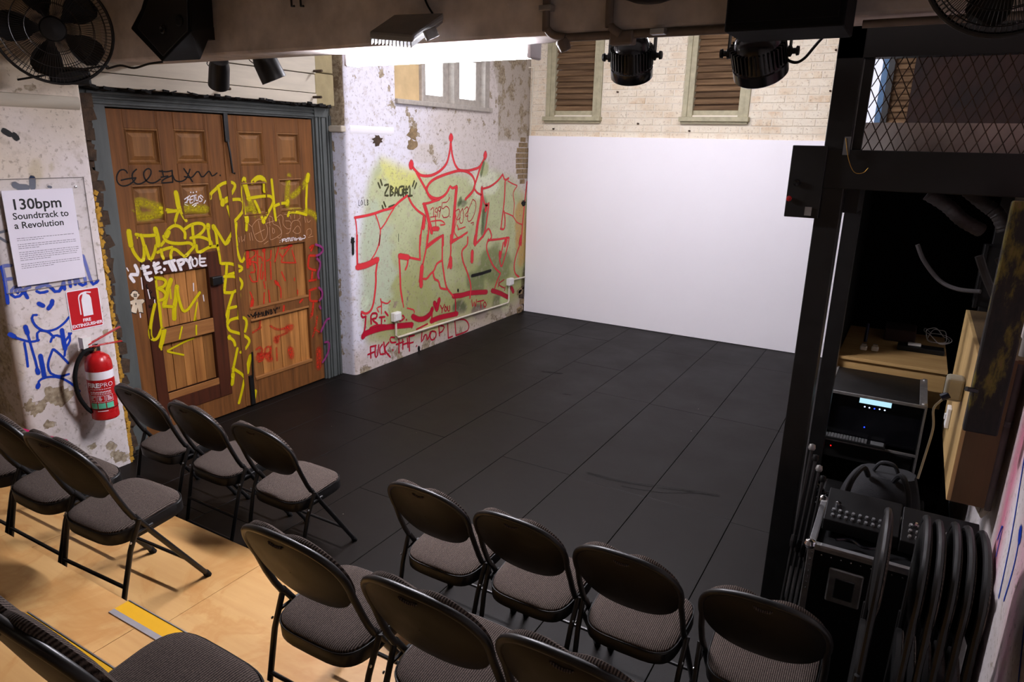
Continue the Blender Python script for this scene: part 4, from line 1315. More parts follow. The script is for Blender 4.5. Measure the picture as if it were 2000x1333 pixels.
paint(leaves[0], 'spray_black', 'K5', S(.012, [(193, 572), (194, 588)], [(214, 572), (215, 588)]) + S(.009, [(190, 600), (205, 610), (222, 600)], [(212, 680), (213, 700)]), XD + 0.002, soft=0.1)
paint(leaves[0], 'spray_white', 'K5', S(.012, [(345, 520), (370, 625)], [(262, 800), (268, 850)], [(425, 640), (428, 675)]), XD, soft=0.1)
paint(leaves[0], 'spray_black', 'K5', S(.012, [(335, 460), (325, 490), (350, 505)], [(375, 530), (360, 550), (385, 570), (390, 545)], [(372, 580), (385, 620)], [(405, 610), (430, 620), (415, 635)], [(360, 705), (375, 745), (390, 705)]), XD, soft=0.1)

# ================================================================== things on the near column of the left wall
blue = S(.034, [(100, 90), (40, 92), (10, 110)], [(18, 110), (45, 230), (72, 440)], [(40, 222), (110, 212)], [(215, 320), (255, 390)], [(225, 345), (240, 300), (275, 290)], [(640, 205), (655, 285)], [(645, 215), (690, 200), (700, 265)], [(715, 200), (745, 268), (795, 262), (785, 195)], [(770, 0), (800, 90), (840, 220), (872, 268), (908, 230)],
         [(290, 265), (440, 250)], [(340, 300), (420, 270), (480, 300), (500, 330), (560, 322), (590, 240)], [(590, 240), (600, 310)])
blue += S(.028, [(160, 285), (110, 310), (110, 370), (160, 385), (205, 350), (195, 300), (160, 285)], [(160, 300), (140, 330), (165, 350), (180, 320)], [(340, 330), (380, 345), (440, 330)])
blue += S(.045, [(360, 445), (400, 465)], [(485, 420), (480, 450), (450, 490)], [(90, 730), (130, 750)], [(235, 660), (255, 720)], [(375, 930), (395, 1030), (412, 1125)], [(575, 690), (588, 780), (606, 865)], [(345, 1060), (355, 1090)], [(355, 1200), (350, 1222)])
blue += S(.024, [(340, 550), (300, 555), (300, 600), (340, 660), (420, 700), (520, 680), (600, 620), (640, 570)], [(130, 750), (170, 770), (280, 800), (360, 785)], [(255, 720), (275, 790), (300, 880), (330, 980), (352, 1080)], [(225, 810), (245, 920), (258, 1030)],
          [(350, 790), (345, 720), (380, 695), (450, 710), (500, 760)], [(640, 720), (650, 790), (610, 860), (600, 930)], [(470, 800), (490, 750), (530, 740), (580, 760)], [(490, 870), (450, 980), (450, 1050), (480, 1100), (560, 1120), (640, 1100)], [(500, 870), (560, 920), (635, 1000)],
          [(355, 1200), (365, 1160), (430, 1130), (540, 1130), (650, 1180), (740, 1260)], [(600, 800), (660, 720)])
paint(wall_left, 'spray_blue', 'K8', blue, XL, soft=0.35, label='blue spray lettering and drips')
paint(wall_left, 'spray_navy', 'K9', S(.05, [(180, 70), (210, 95), (330, 105)], [(400, -10), (402, 100)]) + S(.02, [(600, 95), (630, 100)], [(-20, 665), (90, 640)], [(-20, 720), (90, 785)], [(950, 520), (965, 630)]), XL, soft=0.35)
paint(wall_left, 'spray_pink', 'P', S(.05, [(40, 842), (70, 850), (100, 858), (128, 864)]), XL, soft=0.3)
paint(wall_left, 'spray_black', 'P', S(.05, [(8, 256), (18, 262)], [(27, 264), (32, 270)]), XL, soft=0.15)

# exhibition notice
p00, p10, p11, p01 = PX(0, 372, XL), PX(137, 367, XL), PX(163, 543, XL), PX(30, 557, XL)
sy0, sy1, sz0, sz1 = 2.148, 2.568, 1.458, 2.052
notice = thing('exhibition_notice', 'white printed notice reading 130bpm Soundtrack to a Revolution', 'sign', (XL, (sy0 + sy1) / 2, sz0))
k = NT('clear_acrylic')
k.base(k.ramp(k.noise(k.coords(), 8), [(0.3, (0.75, 0.75, 0.78)), (0.7, (0.85, 0.85, 0.88))]))
k.rough(0.12)
k.b.inputs['Alpha'].default_value = 0.10
build(MB().box((XL + 0.003, 2.09, 1.42), (XL + 0.006, 2.66, 2.118)), 'acrylic_sheet', 'clear_acrylic', notice)
e = MB()
for a, b in (((2.09, 2.118), (2.66, 2.118)), ((2.66, 2.118), (2.66, 1.42)), ((2.66, 1.42), (2.09, 1.42))):
    e.tube([(XL + 0.005, *a), (XL + 0.005, *b)], 0.0022, 5)
build(e, 'sheet_edge', 'clear_plastic_edge', notice)
q = PX(148, 365, XL + 0.006)
build(MB().lathe([(0.009, 0), (0.007, 0.005), (0, 0.007)], frame_m(q, (1, 0, 0)), 10), 'screw', 'aluminium', notice)
build(MB().box((XL + 0.022, sy0, sz0), (XL + 0.028, sy1, sz1)), 'paper', 'paper', notice)
build(MB().box((XL + 0.006, sy0 + 0.02, sz0 + 0.03), (XL + 0.022, sy1 - 0.02, sz1 - 0.03)), 'mount', 'black_plastic', notice)


def on_left(y, z, x):
    return Matrix(((0, 0, 1, x), (1, 0, 0, y), (0, 1, 0, z), (0, 0, 0, 1)))


tx = MB()
for body, size, z, off in (('130bpm', 0.092, 1.935, 0.0016), ('Soundtrack to', 0.058, 1.875, 0.0008), ('a Revolution', 0.058, 1.818, 0.0008)):
    t = text_mesh(body, size, on_left(sy0 + 0.038, z, XL + 0.0287), off)
    b = len(tx.v)
    tx.v += t.v
    tx.f += [tuple(i + b for i in f) for f in t.f]
build(tx, 'heading', 'ink', notice)
ln = MB()
rt = random.Random(2)
zz = 1.755
for blk, n in ((0, 2), (1, 3), (2, 5), (3, 3)):
    for i in range(n):
        y = sy0 + 0.04
        end = sy1 - 0.035 if i < n - 1 else sy0 + rt.uniform(0.12, 0.28)
        while y < end:
            w = rt.uniform(0.006, 0.022)
            ln.quadbox([(XL + 0.0282, y, zz), (XL + 0.0284, y, zz), (XL + 0.0284, y + w, zz), (XL + 0.0282, y + w, zz), (XL + 0.0282, y, zz + 0.0035), (XL + 0.0284, y, zz + 0.0035), (XL + 0.0284, y + w, zz + 0.0035), (XL + 0.0282, y + w, zz + 0.0035)])
            y += w + 0.004
        zz -= 0.0125
    zz -= 0.0125
build(ln, 'body_text', 'ink_grey', notice)['kind'] = 'stuff'

# fire extinguisher sign
fs = thing('fire_extinguisher_sign', 'red square sign reading FIRE EXTINGUISHER with a white cylinder symbol', 'sign', (XL, 2.55, 1.097))
fy0, fy1, fz0, fz1 = 2.437, 2.657, 1.098, 1.374


def rrect(y0, y1, z0, z1, r, x, n=5):
    o = []
    for cy, cz, a0 in ((y1 - r, z1 - r, 0), (y0 + r, z1 - r, 90), (y0 + r, z0 + r, 180), (y1 - r, z0 + r, 270)):
        for i in range(n):
            a = math.radians(a0 + 90 * i / (n - 1))
            o.append(Vector((x, cy + r * math.cos(a), cz + r * math.sin(a))))
    return o


build(MB().prism(rrect(fy0, fy1, fz0, fz1, 0.012, XL + 0.002), (0.002, 0, 0)), 'plate', 'sign_white', fs)
build(MB().prism(rrect(fy0 + .006, fy1 - .006, fz0 + .006, fz1 - .006, 0.009, XL + 0.0042), (0.0004, 0, 0)), 'red_field', 'sign_red', fs)
sy = MB()
cx = (fy0 + fy1) / 2 + 0.015
sy.prism([Vector((XL + 0.005, cx + a, 1.10 + b)) for a, b in ((-.033, .085), (.033, .085), (.033, .205), (.024, .228), (.006, .238), (.006, .246), (.036, .240), (.038, .248), (.0, .256), (-.03, .25), (-.047, .236), (-.053, .215), (-.053, .10), (-.046, .10), (-.046, .215), (-.038, .232), (-.02, .241), (-.02, .236), (-.033, .20))], (0.0003, 0, 0))
build(sy, 'cylinder_symbol', 'sign_white', fs)
tx = MB()
for body, z in (('FIRE', 1.148), ('EXTINGUISHER', 1.116)):
    t = text_mesh(body, 0.0305, on_left((fy0 + fy1) / 2, z, XL + 0.0052), 0.0010, 'CENTER', 0.98)
    b = len(tx.v)
    tx.v += t.v
    tx.f += [tuple(i + b for i in f) for f in t.f]
build(tx, 'lettering', 'sign_white', fs)

# fire extinguisher
ec = Vector((XL + 0.125, 2.515, 0.475))
ext = thing('fire_extinguisher', 'red fire extinguisher with white band and black hose hanging on the wall', 'extinguisher', ec)
er = 0.078
E4 = Matrix.Translation(ec)
build(MB().lathe([(er * .93, 0), (er, 0.006), (er, 0.03), (er * .985, 0.034), (er * .985, 0.335), (er * .96, 0.37), (er * .82, 0.405), (er * .5, 0.425), (0.022, 0.432), (0.022, 0.445)], E4, 32), 'cylinder', 'red_enamel', ext, smooth=True)
build(MB().lathe([(er * .992, 0.27), (er * .992, 0.322)], E4, 32), 'white_band', 'sign_white', ext, smooth=True)
ca = math.atan2(-ec.y, -ec.x)


def cyl(a0):
    def w(co):
        a = a0 + co.x / er
        return Vector((ec.x + (er + 0.0012) * math.cos(a), ec.y + (er + 0.0012) * math.sin(a), ec.z + co.y))
    return w


la = ca - 0.15
def cyl_off(z, a0=la):
    f = cyl(a0)
    return lambda co: f(Vector((co.x, co.y + z, 0)))


t = text_mesh('FIRE', 0.042, None, 0.0016, 'RIGHT', warp=cyl_off(0.222))
t2 = text_mesh('PRO', 0.042, None, -0.0004, 'LEFT', warp=cyl_off(0.222))
b = len(t.v); t.v += t2.v; t.f += [tuple(i + b for i in f) for f in t2.f]
build(t, 'lettering', 'sign_white', ext)


def patch(mb, x0, x1, z0, z1, n=6):
    f = cyl(la)
    b = len(mb.v)
    for i in range(n + 1):
        x = x0 + (x1 - x0) * i / n
        mb.v += [f(Vector((x, z0, 0))), f(Vector((x, z1, 0)))]
    for i in range(n):
        mb.f.append((b + 2 * i, b + 2 * i + 2, b + 2 * i + 3, b + 2 * i + 1))


m = MB()
for z in (0.208, 0.192, 0.186, 0.176):
    x = -0.06
    while x < 0.06:
        w = rt.uniform(0.006, 0.016); patch(m, x, min(x + w, 0.062), z, z + 0.0035, 2); x += w + 0.003
for x in (-0.07, -0.022, 0.026):
    patch(m, x, x + 0.042, 0.166, 0.168); patch(m, x, x + 0.042, 0.124, 0.126); patch(m, x, x + 0.002, 0.124, 0.168, 1); patch(m, x + 0.04, x + 0.042, 0.124, 0.168, 1)
    for j in range(4):
        patch(m, x + 0.008, x + rt.uniform(.02, .036), 0.134 + j * 0.008, 0.138 + j * 0.008, 2)
patch(m, -0.03, 0.03, 0.062, 0.067)
build(m, 'printed_panel', 'sign_white', ext)
m = MB()
for x in (-0.07, -0.022, 0.026):
    patch(m, x, x + 0.042, 0.082, 0.118)
build(m, 'green_panel', 'label_green', ext)
m = MB().lathe([(0.02, 0.44), (0.024, 0.446), (0.024, 0.47), (0.014, 0.475), (0.014, 0.49)], E4, 16)
build(m, 'valve', 'chrome', ext, smooth=True)
hd = Vector((0.25, 0.97, 0))
for nm, dz, tilt in (('carry_handle', 0.478, -0.02), ('lever', 0.492, 0.36)):
    p0 = ec + Vector((0, -0.045, dz))
    p1 = ec + Vector((0.02, 0.155, dz + tilt * 0.2 + (0.005 if nm == 'lever' else 0)))
    d = (p1 - p0)
    Rm = d.to_track_quat('Y', 'Z').to_matrix()
    build(MB().obox((p0 + p1) / 2, (0.022, d.length, 0.007), Rm), nm, 'red_enamel', ext, bevel=0.002)
build(MB().obox(ec + Vector((-0.02, -0.05, 0.505)), (0.05, 0.05, 0.07)), 'inspection_tag', 'white_plastic', ext)
hose = smooth_path([ec + Vector((0.0, -0.02, 0.455)), ec + Vector((0.005, -0.07, 0.458)), ec + Vector((0.0, -0.12, 0.40)), ec + Vector((-0.01, -0.145, 0.30)), ec + Vector((-0.02, -0.135, 0.18)), ec + Vector((-0.02, -0.10, 0.09)), ec + Vector((-0.01, -0.075, 0.05))], 6)
build(MB().tube(hose, 0.0125, 10), 'hose', 'rubber', ext, smooth=True)
build(MB().box((XL, ec.y - 0.03, ec.z + 0.40), (ec.x - 0.02, ec.y + 0.03, ec.z + 0.46)), 'wall_bracket', 'black_steel', ext)
build(MB().lathe([(er * 1.004, 0.118 - 0.045), (er * 1.004, 0.122 - 0.045)], E4, 32), 'strap', 'black_plastic', ext)

ext.scale = (1.1, 1.1, 1.1)
# electrical boxes and conduit on the stage wall
cd = thing('wall_conduit', 'cream electrical conduit running along the graffiti wall above the floor', 'conduit', (XL, 7.0, 0.3))
a, b_, c_, d_ = PX(770, 625, XL), PX(771, 660, XL), PX(991, 592, XL), PX(992, 555, XL)
e_ = PX(1033, 538, XL)
h = 0.022
P = [Vector((XL + h, a.y, a.z)), Vector((XL + h, a.y, b_.z + 0.03)), Vector((XL + h, a.y + 0.03, b_.z)), Vector((XL + h, c_.y - 0.03, b_.z - 0.01)), Vector((XL + h, c_.y, b_.z + 0.02)), Vector((XL + h, c_.y, d_.z))]
P[3].z = PX(985, 593, XL).z; P[4].z = P[3].z + 0.03
build(MB().tube(P, 0.0125, 8), 'pipe', 'conduit_wall', cd, smooth=True)
build(MB().tube([(XL + h, d_.y + 0.05, d_.z + 0.05), (XL + h, YB - 0.05, e_.z)], 0.0125, 8), 'pipe', 'conduit_wall', cd, smooth=True)
for (u, v, lab) in ((770, 618, 'nearer white power outlet box low on the graffiti wall'), (993, 550, 'further white power outlet box beside the white panel on the graffiti wall')):
    q = PX(u, v, XL)
    ob = thing('outlet_box', lab, 'outlet', (XL, q.y, q.z - 0.05), group='outlet boxes on the graffiti wall')
    build(MB().box((XL, q.y - 0.06, q.z - 0.05), (XL + 0.055, q.y + 0.06, q.z + 0.05)), 'box', 'white_plastic', ob, bevel=0.006)
    build(MB().box((XL + 0.055, q.y - 0.05, q.z - 0.04), (XL + 0.063, q.y + 0.05, q.z + 0.04)), 'cover_plate', 'white_plastic', ob, bevel=0.003)
o = build(MB().tube([PY(1041, 132, YB - 0.02) + Vector((0.01, 0, 0)), Vector((XL + 0.03, YB - 0.02, 2.52))], 0.011, 8).tube([PY(1022, 132, YB - 0.1), PY(1041, 132, YB - 0.02) + Vector((0.01, 0, 0))], 0.011, 8), 'corner_pipe', 'conduit_wall', smooth=True)
tag(o, 'thin white vertical pipe in the back corner above the white panel', 'pipe')

sc_ = MB()
for i, (w, P) in enumerate([(.035, [(1150, 925), (1220, 942), (1300, 953), (1400, 968)]), (.02, [(1215, 950), (1290, 962), (1350, 962)]), (.05, [(1060, 726), (1095, 730)]), (.02, [(1100, 770), (1115, 772)])]):
    pts_ = [PZ(u, v, 0) for u, v in P]
    ribbon(sc_, [(p.x, p.y) for p in pts_], w, lambda x, y, i=i: Vector((x, y, 0.0008 + 0.0001 * i)), 0.8, 0.55)
build(sc_, 'scuff_mark', 'spray_black', floor)
# ================================================================== raked plywood seating platforms
Z1, Z2, Z25, Z3 = 0.295, 0.61, 0.78, 0.93
Y1, Y2, Y25, Y3 = 2.11, 1.29, 0.945, 0.50
XA0, XA1 = -2.46, -1.75      # the aisle


def platform(label, y0, y1, z, x0=XL + 0.03, x1=0.05, sheets=None, zlow=0.0):
    t = thing('seating_platform', label, 'platform', ((x0 + x1) / 2, y1, zlow), group='tiers of the plywood seating')
    n = 4
    xs = sheets or [x0 + (x1 - x0) * i / n for i in range(n + 1)]
    for a, b in zip(xs[:-1], xs[1:]):
        build(MB().box((a + 0.0012, y0, z - 0.018), (b - 0.0012, y1, z)), 'plywood_sheet', 'plywood', t)
    build(MB().box((x0, y1 - 0.03, zlow), (x1, y1 - 0.004, z - 0.0185)), 'riser_board', 'black_paint', t)
    return t


p1 = platform('lowest plywood tier carrying the second row of chairs', Y2 + 0.001, Y1, Z1, sheets=[XL + 0.03, -3.75, -2.62, -1.50, -0.7, 0.05])
p2 = platform('middle plywood tier with the yellow edged step in the aisle', 0.442, Y2, Z2, sheets=[XL + 0.03, -3.4, -2.30, -1.20, 0.05], zlow=0.0)
st = thing('aisle_step', 'small plywood aisle step with yellow nosing behind the nearest chair', 'step', ((XA0 + XA1) / 2, Y25, Z2))
build(MB().box((XA0, 0.45, Z25 - 0.018), (XA1, Y25, Z25)), 'tread', 'plywood', st)
build(MB().box((XA0 + 0.005, Y25 - 0.025, Z2), (XA1 - 0.005, Y25 - 0.006, Z25 - 0.0185)), 'riser_board', 'plywood', st)
build(MB().box((XA0 + 0.005, 0.45, Z2), (XA0 + 0.02, Y25 - 0.026, Z25 - 0.0185)), 'side_board', 'plywood', st)
p3 = platform('highest plywood tier at the very front corner of the picture', -2.55, 0.44, Z3, sheets=[XL + 0.03, -3.2, -2.0, -0.9, 0.05])


def nosing(parent, y, z):
    build(MB().box((XA0 - 0.01, y - 0.055, z), (XA1 - 0.0, y + 0.003, z + 0.003)).box((XA0 - 0.01, y + 0.0005, z - 0.03), (XA1, y + 0.004, z + 0.003)), 'yellow_nosing', 'yellow_tape', parent)
    build(MB().box((XA0 - 0.01, y - 0.078, z), (XA1 - 0.0, y - 0.0555, z + 0.0035)), 'metal_strip', 'grey_tape', parent)
    build(MB().box((XA0 - 0.01, y + 0.003, z - 0.002), (XA1, y + 0.0075, z + 0.0045)), 'edge_trim', 'aluminium', parent)


nosing(p2, Y2, Z2)
nosing(st, Y25, Z25)

# ================================================================== folding chairs
def superellipse(a, b, n, e=2.6):
    out = []
    for i in range(n):
        t = 2 * math.pi * i / n
        c, s = math.cos(t), math.sin(t)
        out.append((a * math.copysign(abs(c) ** (2 / e), c), b * math.copysign(abs(s) ** (2 / e), s)))
    return out


def back_point(s, z, fwd=0.0):
    """a point of the leaning back plane: s across, z height; fwd in front of it"""
    y = -0.135 - 0.44 * (z - 0.575) - 0.018 * (1 - (s / 0.23) ** 2)
    return Vector((s, y + fwd * 0.915, z + fwd * 0.40))


def oval(n, a=0.222, cz=0.745, bt=0.158, bb=0.166):
    o = []
    for i in range(n):
        t = 2 * math.pi * i / n
        c, s = math.cos(t), math.sin(t)
        o.append((a * math.copysign(abs(c) ** 0.82, c), cz + (bt if s > 0 else bb) * math.copysign(abs(s) ** 0.86, s)))
    return o


def make_chair():
    t = thing('folding_chair')
    # seat pan and cushion (slightly raised at the front)
    tilt = Matrix.Rotation(math.radians(5.0), 4, 'X')

    def ring(k, z, sx=1.0):
        pts = superellipse(0.205 * k * sx, 0.195 * k, 40, 4.2)
        return [Matrix.Translation((0, 0.0, 0.440)) @ tilt @ Vector((x * (1 + 0.05 * y / 0.2), y, z)) for x, y in pts]
    build(MB().loft([ring(0.985, -0.048), ring(1.0, -0.045), ring(1.0, 0.004), ring(0.985, 0.008)]), 'seat', 'black_steel', t, smooth=True, local=True)
    build(MB().loft([ring(0.955, 0.006), ring(0.972, 0.012), ring(0.965, 0.020), ring(0.92, 0.027), ring(0.75, 0.033), ring(0.4, 0.036), ring(0.05, 0.037)]), 'seat_cushion', 'chair_fabric', t, smooth=True, local=True)
    m = MB().tube(ring(0.992, 0.011), 0.0032, 6, closed=True)
    build(m, 'piping', 'black_plastic', t, smooth=True, local=True)
    # back frame
    ov = oval(64)
    top = [back_point(x, z) for x, z in ov if z >= 0.69]
    top.sort(key=lambda p: math.atan2(p.z - 0.69, p.x))
    lowR = [Vector((0.220, -0.100, 0.50)), Vector((0.221, -0.128, 0.55)), Vector((0.222, -0.160, 0.62))]
    lowL = [Vector((-0.222, -0.160, 0.62)), Vector((-0.221, -0.128, 0.55)), Vector((-0.220, -0.100, 0.50))]
    build(MB().tube(lowR + top + lowL, 0.0125, 10), 'back_frame', 'black_steel', t, smooth=True, local=True)
    # back panel: dished sheet with a slot for a hand
    n = len(ov)

    def pring(k, fwd):
        return [back_point(x * k, 0.745 + (z - 0.745) * k, fwd) for x, z in ov]
    build(MB().loft([pring(0.985, -0.004), pring(0.93, -0.008), pring(0.6, -0.016), pring(0.01, -0.018), pring(0.01, -0.010), pring(0.6, -0.008), pring(0.93, 0.0), pring(0.985, 0.004)]), 'back_panel', 'black_plastic', t, smooth=True, local=True)
    # pad on the front, dipped in the middle of its top edge
    po = []
    for x, z in ov:
        if z > 0.84:
            z -= 0.022 * math.exp(-(x / 0.035) ** 2) - 0.012 * math.exp(-((abs(x) - 0.11) / 0.06) ** 2)
        po.append((x * 0.985, z))

    def padring(k, fwd):
        return [back_point(x * k, 0.745 + (z - 0.745) * k, fwd) for x, z in po]
    build(MB().loft([padring(0.985, 0.006), padring(1.0, 0.014), padring(0.985, 0.026), padring(0.88, 0.036), padring(0.5, 0.041), padring(0.1, 0.042)]), 'back_pad', 'chair_fabric', t, smooth=True, local=True)
    hs = MB()
    hs.tube([back_point(-0.034 + 0.0085 * i, 0.875 - 0.010 * math.sin(math.pi * i / 8), -0.012) for i in range(9)], [0.001] + [0.006] * 7 + [0.001], 6)
    build(hs, 'hand_slot_trim', 'chair_fabric', t, smooth=True, local=True)
    # legs
    for s in (-1, 1):
        lg = build(MB().tube([(s * 0.220, -0.097, 0.505), (s * 0.217, -0.02, 0.385), (s * 0.206, 0.235, 0.014)], 0.0125, 10), 'leg', 'black_steel', t, smooth=True, local=True)
        build(MB().tube([(s * 0.206, 0.228, 0.026), (s * 0.206, 0.243, 0.0)], [0.0155, 0.0165], 10), 'foot_cap', 'rubber', lg, smooth=True, local=True)
        lg = build(MB().tube([(s * 0.232, -0.085, 0.49), (s * 0.227, -0.14, 0.36), (s * 0.212, -0.225, 0.014)], 0.0115, 10), 'leg', 'black_steel', t, smooth=True, local=True)
        build(MB().tube([(s * 0.212, -0.222, 0.026), (s * 0.212, -0.230, 0.0)], [0.0145, 0.0155], 10), 'foot_cap', 'rubber', lg, smooth=True, local=True)
        build(MB().tube([(s * 0.222, -0.02, 0.43), (s * 0.224, -0.11, 0.425)], 0.007, 8), 'hinge_link', 'black_steel', t, smooth=True, local=True)
        build(MB().lathe([(0.006, 0), (0.005, 0.003), (0, 0.004)], frame_m((s * 0.236, -0.14, 0.40), (s, 0, 0)), 8), 'rivet', 'aluminium', t, local=True)
    for y, z, x in ((0.16, 0.13, 0.209), (-0.184, 0.20, 0.22), (-0.216, 0.055, 0.213)):
        build(MB().tube([(-x, y, z), (x, y, z)], 0.0085, 8), 'stretcher', 'black_steel', t, smooth=True, local=True)
    return t


chair0 = make_chair()
spots = []
G = 'black folding chairs set out for the audience'
for (x, lab) in ((-3.99, 'black folding chair nearest the fire extinguisher in the front row'), (-3.455, 'black folding chair in the middle of the three left front row chairs'), (-2.89, 'black folding chair at the aisle end of the left front row')):
    spots.append((x, 2.57, 0, 0.0, lab))
for (x, lab) in ((-1.712, 'black folding chair at the aisle end of the right front row'), (-1.228, 'second black folding chair from the aisle in the right front row'), (-0.744, 'third black folding chair from the aisle in the right front row'),
                 (-0.228, 'black folding chair at the right end of the front row beside the flight case')):
    spots.append((x, 2.508, 0, 0.0, lab))
for (x, lab) in ((-3.91, 'black folding chair cut by the left edge of the picture in the second row'), (-3.425, 'black folding chair in the second row between its neighbour and the left picture edge'), (-2.94, 'black folding chair at the aisle end of the left second row on plywood')):
    spots.append((x, 1.59, Z1, 0.06 if x > -3 else 0.0, lab))
for (x, lab) in ((-1.565, 'black folding chair at the aisle end of the right second row on plywood'), (-1.035, 'middle black folding chair of the right second row'), (-0.555, 'black folding chair in the right second row cut by the bottom edge')):
    spots.append((x, 1.587, Z1, 0.0, lab))
spots.append((-1.39, 0.77, Z2, 0.0, 'nearest black folding chair in the bottom left corner of the picture'))
rc = random.Random(4)
for i, (x, y, z, a, lab) in enumerate(spots):
    o = chair0 if i == 0 else copy_tree(chair0)
    o.location = (x - 0.02, y + 0.005, z + 0.0005)
    o.rotation_euler = (0, 0, a + rc.uniform(-0.02, 0.02))
    tag(o, lab, 'chair', G)


# ---- folded chairs stacked upright against the right wall
def make_folded():
    t = thing('folded_chair')
    # lies in the local x-z plane, thickness along y; width along x
    ov = oval(48, 0.222, 0.945, 0.175, 0.168)
    up = [Vector((x, 0, z)) for x, z in ov if z >= 0.89]
    up.sort(key=lambda p: math.atan2(p.z - 0.89, p.x))
    build(MB().tube([Vector((0.221, 0, 0.80))] + up + [Vector((-0.221, 0, 0.80))], 0.0125, 8), 'back_frame', 'black_steel', t, smooth=True, local=True)
    rg = lambda k, y: [Vector((x * k, y, 0.945 + (z - 0.945) * k)) for x, z in ov]
    build(MB().loft([rg(0.98, 0.004), rg(0.9, 0.010), rg(0.01, 0.012), rg(0.01, 0.004), rg(0.9, -0.002), rg(0.98, -0.004)]), 'back_panel', 'black_plastic', t, smooth=True, local=True)
    build(MB().loft([rg(0.97, -0.004), rg(0.995, -0.010), rg(0.97, -0.016), rg(0.85, -0.021), rg(0.02, -0.022)]), 'back_pad', 'chair_fabric', t, smooth=True, local=True)
    sr = lambda k, y: [Vector((x * k, y, 0.42 + z * k)) for x, z in superellipse(0.2, 0.195, 32, 4)]
    build(MB().loft([sr(1, 0.018), sr(1, 0.000)]), 'seat', 'black_steel', t, smooth=True, local=True)
    build(MB().loft([sr(0.98, 0.000), sr(0.98, -0.006), sr(0.9, -0.014), sr(0.02, -0.018)]), 'seat_cushion', 'chair_fabric', t, smooth=True, local=True)
    for s in (-1, 1):
        build(MB().tube([(s * 0.221, 0, 0.805), (s * 0.217, 0, 0.0)], 0.0125, 8), 'leg', 'black_steel', t, smooth=True, local=True)
        build(MB().tube([(s * 0.236, 0.008, 0.62), (s * 0.215, 0.009, 0.02)], 0.0100, 8), 'leg', 'black_steel', t, smooth=True, local=True)
    build(MB().tube([(-0.215, 0.009, 0.12), (0.215, 0.009, 0.12)], 0.008, 8), 'stretcher', 'black_steel', t, smooth=True, local=True)
    return t


fold0 = make_folded()
FS = [(0.078, 'folded chair standing a little apart at the left of the folded stack'), (0.205, 'leftmost folded chair of the tight stack against the right wall'), (0.249, 'second folded chair of the tight stack against the right wall'),
      (0.293, 'third folded chair of the tight stack against the right wall'), (0.337, 'fourth folded chair of the tight stack against the right wall'), (0.385, 'folded chair closest to the right wall in the stack')]
for i, (x, lab) in enumerate(FS):
    o = fold0 if i == 0 else copy_tree(fold0)
    lean = 0.03
    o.location = (x, 2.62 + rc.uniform(-0.012, 0.012), 0.004)
    o.rotation_euler = (rc.uniform(-0.01, 0.01), 0, math.radians(90 + rc.uniform(-0.5, 0.5)))
    tag(o, lab, 'chair', 'folded chairs stacked by the right wall')

# ================================================================== lights and fittings on the beam
bt = thing('batten_light', 'long lit white fluorescent batten hanging under the beam', 'lamp', (-2.34, 3.22, 2.80))
yb0, yb1 = 3.17, 3.27
build(MB().loft([[Vector((x, y, z)) for y, z in ((3.165, 2.905), (3.165, 2.872), (3.185, 2.852), (3.255, 2.852), (3.275, 2.872), (3.275, 2.905))] for x in (-2.955, -1.745)]), 'housing', 'batten_white', bt)
build(MB().loft([[Vector((x, y, z)) for y, z in ((3.183, 2.8515), (3.174, 2.838), (3.180, 2.820), (3.20, 2.810), (3.24, 2.810), (3.26, 2.820), (3.266, 2.838), (3.257, 2.8515))] for x in (-2.945, -1.765)]), 'diffuser', 'tube_light', bt)
for x in (-2.957, -1.765):
    build(MB().box((x - 0.004, 3.163, 2.805), (x + 0.022, 3.277, 2.908)), 'end_cap', 'batten_white', bt, bevel=0.008)
build(MB().box((-2.6, 3.20, 2.905), (-2.5, 3.24, 3.2)).box((-2.1, 3.20, 2.905), (-2.0, 3.24, 3.2)).box((-2.6, 3.155, 3.1), (-2.0, 3.24, 3.14)), 'hanger', 'batten_white', bt)

for (bx_, by_, lab) in ((-3.2, 5.8, 'added unseen batten on the stage ceiling nearer the graffiti wall'), (-1.7, 6.3, 'added unseen batten on the stage ceiling nearer the mezzanine')):  # added fill lamps hidden by the beam, to brighten the back panel
    sb = thing('batten_light', lab, 'lamp', (bx_, by_, 3.85), group='added unseen battens on the stage ceiling')
    build(MB().box((bx_ - 0.6, by_ - 0.05, 3.89), (bx_ + 0.6, by_ + 0.05, 3.95)), 'housing', 'batten_white', sb)
    build(MB().loft([[Vector((x, by_ + y, z)) for y, z in ((-0.04, 3.8895), (-0.045, 3.87), (-0.025, 3.85), (0.025, 3.85), (0.045, 3.87), (0.04, 3.8895))] for x in (bx_ - 0.58, bx_ + 0.58)]), 'diffuser', 'stage_fill_light', sb)
    build(MB().box((bx_ - 0.3, by_ - 0.02, 3.95), (bx_ - 0.2, by_ + 0.02, 4.1)).box((bx_ + 0.2, by_ - 0.02, 3.95), (bx_ + 0.3, by_ + 0.02, 4.1)), 'hanger', 'batten_white', sb)

hl = thing('batten_light', 'added unseen dim batten over the seats behind the viewpoint', 'lamp', (-1.6, -1.4, 3.9))  # added fill lamp out of view, lifts the beam front and right wall
build(MB().box((-2.2, -1.45, 3.92), (-1.0, -1.35, 4.099)), 'housing', 'batten_white', hl)
build(MB().box((-2.19, -1.44, 3.885), (-1.01, -1.36, 3.9195)), 'diffuser', 'house_fill_light', hl)

